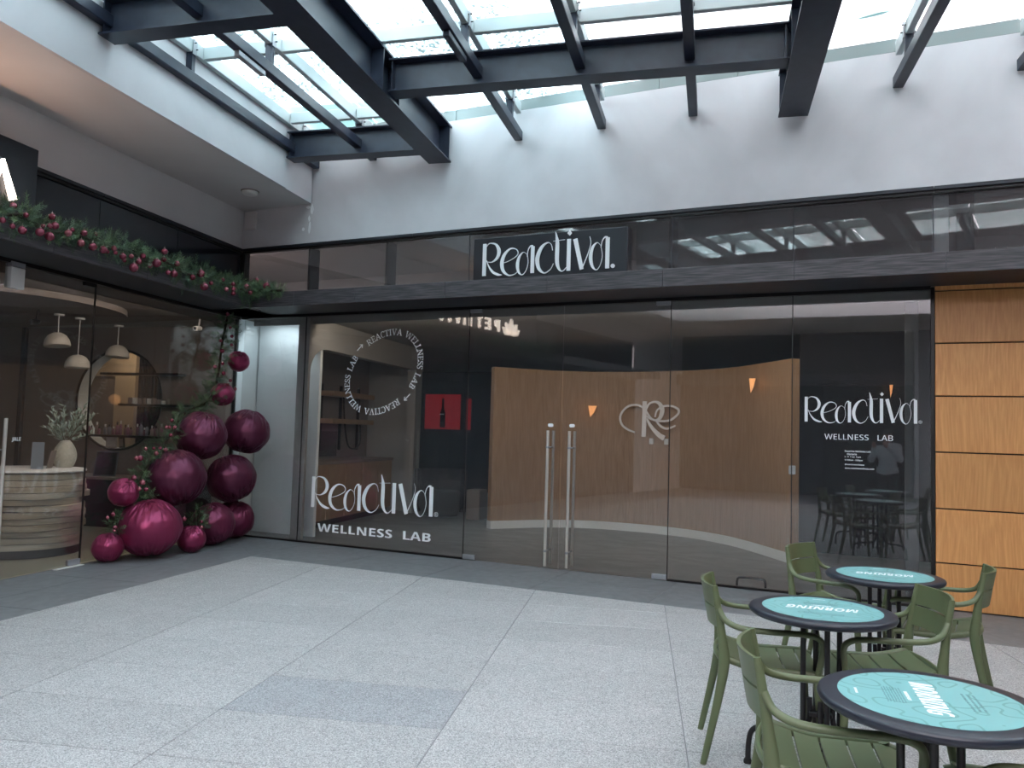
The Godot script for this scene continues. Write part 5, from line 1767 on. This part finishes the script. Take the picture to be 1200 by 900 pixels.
func foliage(parent: Node3D, path: Array, rad: Callable, count: int, sd: int, inv: Transform3D, flat := 0.0, ln := 0.11, bright := 1.0) -> void:
	# sprigs set round a path (points in the frame inv), as one piece of uncountable needles
	var r := RandomNumberGenerator.new()
	r.seed = sd
	var mm := MultiMesh.new()
	mm.transform_format = MultiMesh.TRANSFORM_3D
	mm.use_colors = true
	mm.mesh = sprig_mesh(sd, ln, 0.042, 26)
	mm.instance_count = count
	for k in count:
		var t := (k + r.randf()) / count
		var f := t * (path.size() - 1)
		var i := mini(int(f), path.size() - 2)
		var p: Vector3 = path[i].lerp(path[i + 1], f - i)
		var tan: Vector3 = (path[i + 1] - path[i]).normalized()
		var side := tan.cross(Vector3.UP)
		if side.length() < 0.2: side = tan.cross(Vector3.RIGHT)
		side = side.normalized()
		var nor := side.cross(tan)
		var az := r.randf() * TAU
		var out := side * cos(az) + nor * sin(az)
		if flat != 0.0 and out.dot(Vector3.RIGHT) < -0.2: out = -out
		var d := (out + tan * r.randf_range(-0.9, 1.1) + Vector3(0, r.randf_range(-0.2, 0.35), 0)).normalized()
		var q: float = rad.call(t)
		var bs := Basis(Quaternion(Vector3.UP, d)) * Basis(Vector3.UP, r.randf() * TAU)
		var s := r.randf_range(0.75, 1.25)
		mm.set_instance_transform(k, inv * Transform3D(bs.scaled_local(Vector3.ONE * s), p + out * q * r.randf_range(0.0, 0.75)))
		var g := r.randf_range(0.75, 1.3) * bright
		mm.set_instance_color(k, Color(0.040 * g, 0.085 * g, 0.050 * g).lerp(Color(0.12 * g, 0.19 * g, 0.085 * g), pow(r.randf(), 1.5)))
	var mi := MultiMeshInstance3D.new()
	mi.name = numbered_in(parent, "needles")
	mi.multimesh = mm
	mi.material_override = mats.needles
	mi.set_meta("kind", "stuff")
	parent.add_child(mi, true)


func cam_ray(u: float, v: float) -> Array:
	# where the camera of the photograph looks through pixel (u, v): used to measure where the small ornaments hang
	var b := Basis(Vector3(0.9089035378838692, 0.02869892827586472, -0.4160177043564401), Vector3(-0.0010913331554898709, 0.9977892889679345, 0.06644805349148637), Vector3(0.4170049973491078, -0.059940856989873594, 0.9069255348975406))
	return [Vector3(0, 1.5, 8.2875), b * Vector3((u - 600.0) / 930.0, -(v - 450.0) / 930.0, -1.0)]


func bauble_xf(u: float, v: float, rpx: float, n: float) -> Array:
	var q := cam_ray(u, v)
	var pl := Plane(L.basis.x, L.basis.x.dot(CORNER) + n)
	var hit: Variant = pl.intersects_ray(q[0], q[1])
	var p: Vector3 = hit
	if p.z < 0.78 and n > 0.6:   # round the corner the garland lies along the back canopy
		var k: float = (0.76 - q[0].z) / q[1].z
		p = q[0] + q[1] * k
	var depth: float = (p - q[0]).length() / q[1].length()
	return [p, rpx / 930.0 * depth]


func build_garlands() -> void:
	# the long one on the canopies
	var g := thing("pine_garland", "long pine garland lying along the left canopy and round the corner", "garland")
	var path := []
	for k in 34: path.append(lx(0.73, 3.15 + 0.03 * sin(k * 1.9), 6.9 - k * 0.185))
	path.append(Vector3(-7.05, 3.17, 0.74))
	path.append(Vector3(-6.85, 3.15, 0.74))
	path.append(Vector3(-6.60, 3.14, 0.74))
	foliage(g, path, func(t: float) -> float: return 0.10 + 0.04 * sin(t * 37.0) - 0.05 * clampf((t - 0.90) * 10.0, 0.0, 1.0), 1700, 5, I, 0.0, 0.10, 1.0)
	var st := mb()
	tube(st, path, 0.018, 6)
	obj("stem", st, mats.twig, g)
	# the upright one in the corner, ending among the balls
	var g2 := thing("pine_garland", "upright dark pine garland winding down the corner between the satin balls", "garland")
	var p2 := []
	for q in [[0.18, 2.90, 0.52], [0.18, 2.55, 0.61], [0.20, 2.10, 0.70], [0.20, 1.78, 0.86], [0.16, 1.62, 1.25], [0.18, 1.25, 1.62], [0.20, 1.00, 1.90], [0.20, 0.73, 2.07], [0.28, 0.62, 2.0]]: p2.append(lx(q[0], q[1], q[2]))
	p2 = smooth_path(p2, 4)
	foliage(g2, p2, func(t: float) -> float: return 0.10 + 0.05 * sin(t * 23.0) * sin(t * 23.0), 620, 6, I, 0.0, 0.10, 0.8)
	st = mb()
	tube(st, p2, 0.016, 6)
	obj("stem", st, mats.twig, g2)
	for q in [[Vector3(0.20, 0.36, 2.32), "small pine sprig tuft above the small left satin ball"], [Vector3(0.52, 0.37, 1.40), "small pine sprig tuft above the small right satin ball"]]:
		var tf := thing("pine_tuft", q[1], "pine sprig")
		var c: Vector3 = q[0]
		var tp := [lx(c.x, c.y - 0.10, c.z), lx(c.x, c.y, c.z + 0.03), lx(c.x - 0.03, c.y + 0.12, c.z - 0.05)]
		foliage(tf, tp, func(_t: float) -> float: return 0.08, 60, 9, I, 0.0, 0.09, 0.8)
		st = mb()
		tube(st, tp, 0.012, 6)
		obj("stem", st, mats.twig, tf)
	# planting under the eave above the roof
	var pb := thing("roof_shrub", "small green shrub seen through the skylight at the back left", "shrub", Transform3D(I.basis, Vector3(-6.9, 5.7, -1.0)))
	var sp0 := [Vector3(-0.5, 0.2, 0.2), Vector3(0.0, 0.26, 0.0), Vector3(0.45, 0.2, -0.2)]
	foliage(pb, sp0, func(_t: float) -> float: return 0.16, 160, 12, I, 0.0, 0.14, 3.0)
	st = mb()
	tube(st, [Vector3(-0.5, 0.15, 0.2), Vector3(0.5, 0.15, -0.2)], 0.02, 6)
	obj("stem", st, mats.twig, pb)
	# baubles: traced pixel centres and radii
	var a := [[3, 258, 3.4], [14.7, 265, 3.0], [26.1, 269.8, 4.6], [15.6, 241, 3.8], [30.6, 252, 3.0], [46.8, 272, 4.8], [58.1, 277, 5.0], [51, 265, 2.8], [58.1, 265, 3.1], [64.6, 264.4, 4.2], [61, 254, 3.8], [80, 273.5, 4.0], [85, 269.3, 2.4], [98.3, 273, 3.7], [112, 274.4, 2.4], [95, 284.8, 4.0], [108.5, 289, 4.5], [121.3, 292.8, 4.3], [125.5, 294.8, 2.5], [133.7, 291, 3.1], [135.4, 296.2, 2.3], [144, 300.4, 3.7], [145.6, 305.2, 2.3], [153.9, 300.4, 2.8], [167.7, 300, 3.2], [162.4, 306, 3.5], [156.7, 313.7, 5.0], [175.7, 311, 2.9], [183.6, 308, 5.0], [192.7, 294.8, 3.5], [192, 304, 2.9], [207.7, 309, 3.2], [197, 319.4, 2.6], [204, 320.8, 4.0], [225.8, 325, 3.2], [235.2, 320.3, 4.5], [239.4, 335.8, 4.4], [247.4, 331.6, 2.4], [261.3, 328, 2.3], [265.5, 339.2, 2.6], [273.4, 333, 2.3], [273.4, 338.6, 2.6], [273.2, 343.8, 2.6], [289, 335.8, 2.9], [301, 328.2, 2.6], [312.8, 335.3, 4.2], [293.3, 343, 2.6]]
	var proto: Node3D = null
	for k in a.size():
		var kind: String = ["bauble_rose", "bauble_rose", "bauble_wine", "bauble_pink"][k % 4 if a[k][2] < 4.5 else 0]
		hang_bauble(a[k][0], a[k][1], a[k][2] * 1.06, 0.83, kind, "shiny %s bauble, %s from the left along the canopy garland" % [{"bauble_rose": "rose pink", "bauble_wine": "wine red", "bauble_pink": "pale pink"}[kind], ordinal(k + 1)], "baubles on the canopy garland")
	var b := [[266.7, 368, 2.0], [270, 384, 1.6], [271.7, 394, 1.8], [258.7, 399.2, 1.8], [260.3, 411.3, 2.3], [271.3, 404.2, 1.8], [261, 426, 1.8], [252, 429.7, 2.1], [262.2, 437.5, 2.2], [275.3, 455.8, 2.0], [270, 446, 1.8], [266.7, 451, 1.7], [201.4, 492.7, 1.9], [195, 500.5, 1.9], [198.6, 500.5, 1.9], [205, 501, 2.1], [200, 510, 2.0], [170.8, 526, 2.0], [180.3, 525.4, 1.8], [183.4, 531.3, 2.4], [187.6, 525.4, 1.8], [194, 527, 2.2], [164.4, 537, 3.2], [159.8, 537, 2.4], [157, 559.8, 2.8], [167, 565.5, 3.0], [171.2, 573.5, 2.3], [163.4, 572.9, 2.4], [132.3, 602.8, 2.3], [126, 606.6, 1.8], [134.9, 618.3, 2.5], [133.8, 621.9, 1.8], [216.1, 608.3, 2.4], [236.2, 618.3, 2.2], [236.2, 611.3, 1.8]]
	for k in b.size():
		hang_bauble(b[k][0], b[k][1], b[k][2] * 1.1, 0.36 if k < 28 else (0.32 if k < 32 else 0.62), ["bauble_rose", "bauble_pink"][k % 2], "tiny %s bauble, %s from the top down the corner greenery" % [["rose", "pale pink"][k % 2], ordinal(k + 1)], "tiny baubles in the corner greenery")


func hang_bauble(u: float, v: float, rpx: float, n: float, kind: String, label: String, group: String) -> void:
	var h := bauble_xf(u, v, rpx, n)
	var o := thing("bauble", label, "bauble", Transform3D(I.basis, h[0]), group)
	if not mats.has("ball_mesh"):
		var st := mb()
		var pr := []
		for i in 13: pr.append(Vector2(sin(PI * i / 12.0), -cos(PI * i / 12.0)))
		pr[0].x = 0.0
		pr[12].x = 0.0
		lathe(st, pr, 20)
		mats["ball_mesh"] = mesh_of(st)
		st = mb()
		lathe(st, [Vector2(0.26, 0.95), Vector2(0.26, 1.14), Vector2(0.0, 1.16)], 10, I, true)
		tube(st, [Vector3(0, 1.15, 0), Vector3(0, 1.7, 0)], 0.04, 4)
		mats["cap_mesh"] = mesh_of(st)
	var s := Transform3D(Basis.from_scale(Vector3.ONE * h[1]), Vector3.ZERO)
	put("ball", mats.ball_mesh, mats[kind], o, s)
	put("cap", mats.cap_mesh, mats.bauble_cap, o, s)


# ---------------------------------------------------------------- the photographer (seen only mirrored in the glass)
func sdf_mesh(bones: Array, cell: float, k: float) -> SurfaceTool:
	# bones: [a, b, ra, rb]; smooth union of tapered capsules, meshed with surface nets
	var lo := Vector3.ONE * 1e9
	var hi := -lo
	for q in bones:
		var m := maxf(q[2], q[3]) + cell * 2.5
		lo = lo.min((q[0] as Vector3).min(q[1]) - Vector3.ONE * m)
		hi = hi.max((q[0] as Vector3).max(q[1]) + Vector3.ONE * m)
	var nx := int((hi.x - lo.x) / cell) + 2
	var ny := int((hi.y - lo.y) / cell) + 2
	var nz := int((hi.z - lo.z) / cell) + 2
	var f := PackedFloat32Array()
	f.resize(nx * ny * nz)
	f.fill(1.0)
	for q in bones:
		var a: Vector3 = q[0]
		var b: Vector3 = q[1]
		var m := maxf(q[2], q[3]) + cell * 2.5 + k
		var l2 := (a.min(b) - Vector3.ONE * m - lo) / cell
		var h2 := (a.max(b) + Vector3.ONE * m - lo) / cell
		var ab := b - a
		var inv := 1.0 / maxf(ab.length_squared(), 1e-9)
		for z in range(maxi(0, int(l2.z)), mini(nz, int(h2.z) + 2)):
			for y in range(maxi(0, int(l2.y)), mini(ny, int(h2.y) + 2)):
				for x in range(maxi(0, int(l2.x)), mini(nx, int(h2.x) + 2)):
					var p := lo + Vector3(x, y, z) * cell
					var t: float = clampf((p - a).dot(ab) * inv, 0.0, 1.0)
					var d := p.distance_to(a + ab * t) - lerpf(q[2], q[3], t)
					var i := (z * ny + y) * nx + x
					var e := f[i]
					var h := maxf(k - absf(d - e), 0.0) / k
					f[i] = minf(d, e) - h * h * k * 0.25
	var vid := {}
	var pts: Array[Vector3] = []
	for z in nz - 1:
		for y in ny - 1:
			for x in nx - 1:
				var i := (z * ny + y) * nx + x
				var v := [f[i], f[i + 1], f[i + nx], f[i + nx + 1], f[i + nx * ny], f[i + nx * ny + 1], f[i + nx * ny + nx], f[i + nx * ny + nx + 1]]
				var neg := 0
				for w in v: if w < 0.0: neg += 1
				if neg == 0 or neg == 8: continue
				var s := Vector3.ZERO
				var c := 0
				for e in [[0, 1], [2, 3], [4, 5], [6, 7], [0, 2], [1, 3], [4, 6], [5, 7], [0, 4], [1, 5], [2, 6], [3, 7]]:
					var va: float = v[e[0]]
					var vb: float = v[e[1]]
					if (va < 0.0) == (vb < 0.0): continue
					var pa := Vector3(e[0] & 1, (e[0] >> 1) & 1, e[0] >> 2)
					var pb := Vector3(e[1] & 1, (e[1] >> 1) & 1, e[1] >> 2)
					s += pa.lerp(pb, va / (va - vb))
					c += 1
				vid[i] = pts.size()
				pts.append(lo + (Vector3(x, y, z) + s / c) * cell)
	var st := mb()
	st.set_smooth_group(1)
	for i in vid:
		var x: int = i % nx
		var y: int = (i / nx) % ny
		var z: int = i / (nx * ny)
		for ax in 3:
			var step: int = [1, nx, nx * ny][ax]
			var u: int = [nx, nx * ny, 1][ax]
			var w: int = [nx * ny, 1, nx][ax]
			if (f[i] < 0.0) == (f[i + step] < 0.0): continue
			if not (vid.has(i - u) and vid.has(i - w) and vid.has(i - u - w)): continue
			var o := Vector3.ZERO
			o[ax] = 1.0 if f[i] < 0.0 else -1.0
			quad(st, pts[vid[i]], pts[vid[i - u]], pts[vid[i - u - w]], pts[vid[i - w]], o)
	return st


func build_person() -> void:
	# stands behind the camera, holding the phone with both hands; local frame faces -z (towards the glass)
	var yaw := 0.30
	var P := Transform3D(Basis(Vector3.UP, yaw), Vector3(0.20, 0.0, 8.66))
	var m := thing("person", "standing person in pale grey sweater and dark trousers holding up a phone", "person", P)
	var inv := P.affine_inverse()
	var cam := Transform3D(Basis(Vector3(0.9089035378838692, 0.02869892827586472, -0.4160177043564401), Vector3(-0.0010913331554898709, 0.9977892889679345, 0.06644805349148637), Vector3(0.4170049973491078, -0.059940856989873594, 0.9069255348975406)).orthonormalized(), Vector3(0, 1.5, 8.2875))
	# the phone, landscape, its lens at the viewpoint
	var ph := thing("phone", "dark phone held sideways in the standing person's two hands", "phone", cam * Transform3D(I.basis, Vector3(0.055, -0.022, 0.016)))
	var st := mb()
	box(st, Vector3.ZERO, Vector3(0.150, 0.072, 0.008), 0.003)
	obj("body", st, mats.black, ph)
	st = mb()
	box(st, Vector3(0, 0, 0.0045), Vector3(0.142, 0.065, 0.001))
	obj("display", st, mats.navy_glass, ph)
	var cw := func(p: Vector3) -> Vector3: return inv * (cam * p)
	var lw: Vector3 = cw.call(Vector3(-0.055, -0.06, 0.055))    # wrists, in the person's frame
	var rw: Vector3 = cw.call(Vector3(0.165, -0.06, 0.055))
	var le := Vector3(-0.25, 1.17, -0.16)
	var re := Vector3(0.27, 1.19, -0.16)
	var ls := Vector3(-0.19, 1.40, 0.0)
	var rs := Vector3(0.19, 1.40, 0.0)
	var legs := []
	for s in [-1.0, 1.0]:
		legs.append([Vector3(s * 0.095, 0.90, 0.0), Vector3(s * 0.105, 0.49, -0.01), 0.088, 0.058])
		legs.append([Vector3(s * 0.105, 0.49, -0.01), Vector3(s * 0.11, 0.09, 0.02), 0.060, 0.042])
	var feet := []
	for s in [-1.0, 1.0]: feet.append([Vector3(s * 0.11, 0.05, 0.05), Vector3(s * 0.125, 0.038, -0.16), 0.045, 0.035])
	var torso := [[Vector3(-0.06, 0.95, 0), Vector3(0.06, 0.95, 0), 0.125, 0.125], [Vector3(0, 0.98, 0), Vector3(0, 1.20, 0.01), 0.135, 0.14], [Vector3(-0.07, 1.30, 0.01), Vector3(0.07, 1.30, 0.01), 0.125, 0.125], [ls * Vector3(0.8, 1, 1), rs * Vector3(0.8, 1, 1), 0.075, 0.075]]
	var arms := [[ls, le, 0.056, 0.044], [le, lw, 0.044, 0.030], [rs, re, 0.056, 0.044], [re, rw, 0.044, 0.030]]
	var neck := [[Vector3(0, 1.40, 0.0), Vector3(0, 1.52, -0.01), 0.058, 0.052]]
	var hc := Vector3(0, 1.615, -0.025)
	var head := [[hc + Vector3(0, 0.035, 0.02), hc + Vector3(0, 0.02, -0.01), 0.085, 0.08], [hc + Vector3(0, -0.02, -0.03), hc + Vector3(0, -0.085, -0.055), 0.062, 0.040], [hc + Vector3(0, 0.0, -0.088), hc + Vector3(0, -0.03, -0.105), 0.012, 0.016]]
	for s in [-1.0, 1.0]: head.append([hc + Vector3(s * 0.080, 0.01, 0.01), hc + Vector3(s * 0.082, -0.03, 0.008), 0.014, 0.011])
	var hands := []
	for s in [-1.0, 1.0]:
		var wr: Vector3 = Vector3(-0.055, -0.06, 0.055) if s < 0 else Vector3(0.165, -0.06, 0.055)
		var pm: Vector3 = Vector3(-0.045, -0.025, 0.034) if s < 0 else Vector3(0.158, -0.025, 0.034)
		hands.append([cw.call(wr), cw.call(pm), 0.028, 0.026])
		for q in 4:
			var y := 0.012 - q * 0.017
			var base: Vector3 = pm + Vector3(s * 0.012, y * 0.8, 0.0)
			var mid: Vector3 = pm + Vector3(s * 0.014, y, -0.022)
			var tip: Vector3 = pm + Vector3(s * -0.012, y, -0.028)
			hands.append([cw.call(base), cw.call(mid), 0.0095, 0.009])
			hands.append([cw.call(mid), cw.call(tip), 0.009, 0.008])
		hands.append([cw.call(pm + Vector3(0, 0.01, 0.005)), cw.call(pm + Vector3(s * -0.03, 0.022, -0.003)), 0.011, 0.009])
	obj("body", sdf_mesh(torso + arms + legs + neck + feet + head + hands, 0.011, 0.03), mats.skin, m)
	var grow := func(a: Array, d: float) -> Array:
		var o := []
		for q in a: o.append([q[0], q[1], q[2] + d, q[3] + d])
		return o
	var sleeves := [[ls, le, 0.066, 0.056], [le, le.lerp(lw, 0.86), 0.056, 0.042], [rs, re, 0.066, 0.056], [re, re.lerp(rw, 0.86), 0.056, 0.042]]
	obj("sweater", sdf_mesh(grow.call(torso, 0.016) + sleeves + [[Vector3(0, 1.43, 0.0), Vector3(0, 1.455, 0), 0.072, 0.066]], 0.016, 0.04), mats.sweater, m)
	obj("trousers", sdf_mesh(grow.call(legs, 0.018) + [[Vector3(-0.06, 0.90, 0), Vector3(0.06, 0.90, 0), 0.132, 0.132]], 0.018, 0.03), mats.trousers, m)
	obj("shoes", sdf_mesh(grow.call(feet, 0.012), 0.012, 0.02), mats.shoe, m)
	obj("hair", sdf_mesh([[hc + Vector3(0, 0.06, 0.035), hc + Vector3(0, 0.062, -0.02), 0.086, 0.078], [hc + Vector3(0, 0.0, 0.06), hc + Vector3(0, -0.03, 0.06), 0.055, 0.045]], 0.011, 0.02), mats.hair, m)
	st = mb()
	for s in [-1.0, 1.0]: lathe(st, [Vector2(0, -0.009), Vector2(0.010, 0.0), Vector2(0, 0.009)], 8, Transform3D(I.basis, hc + Vector3(s * 0.033, 0.0, -0.082)))
	obj("eyes", st, mats.black, m)
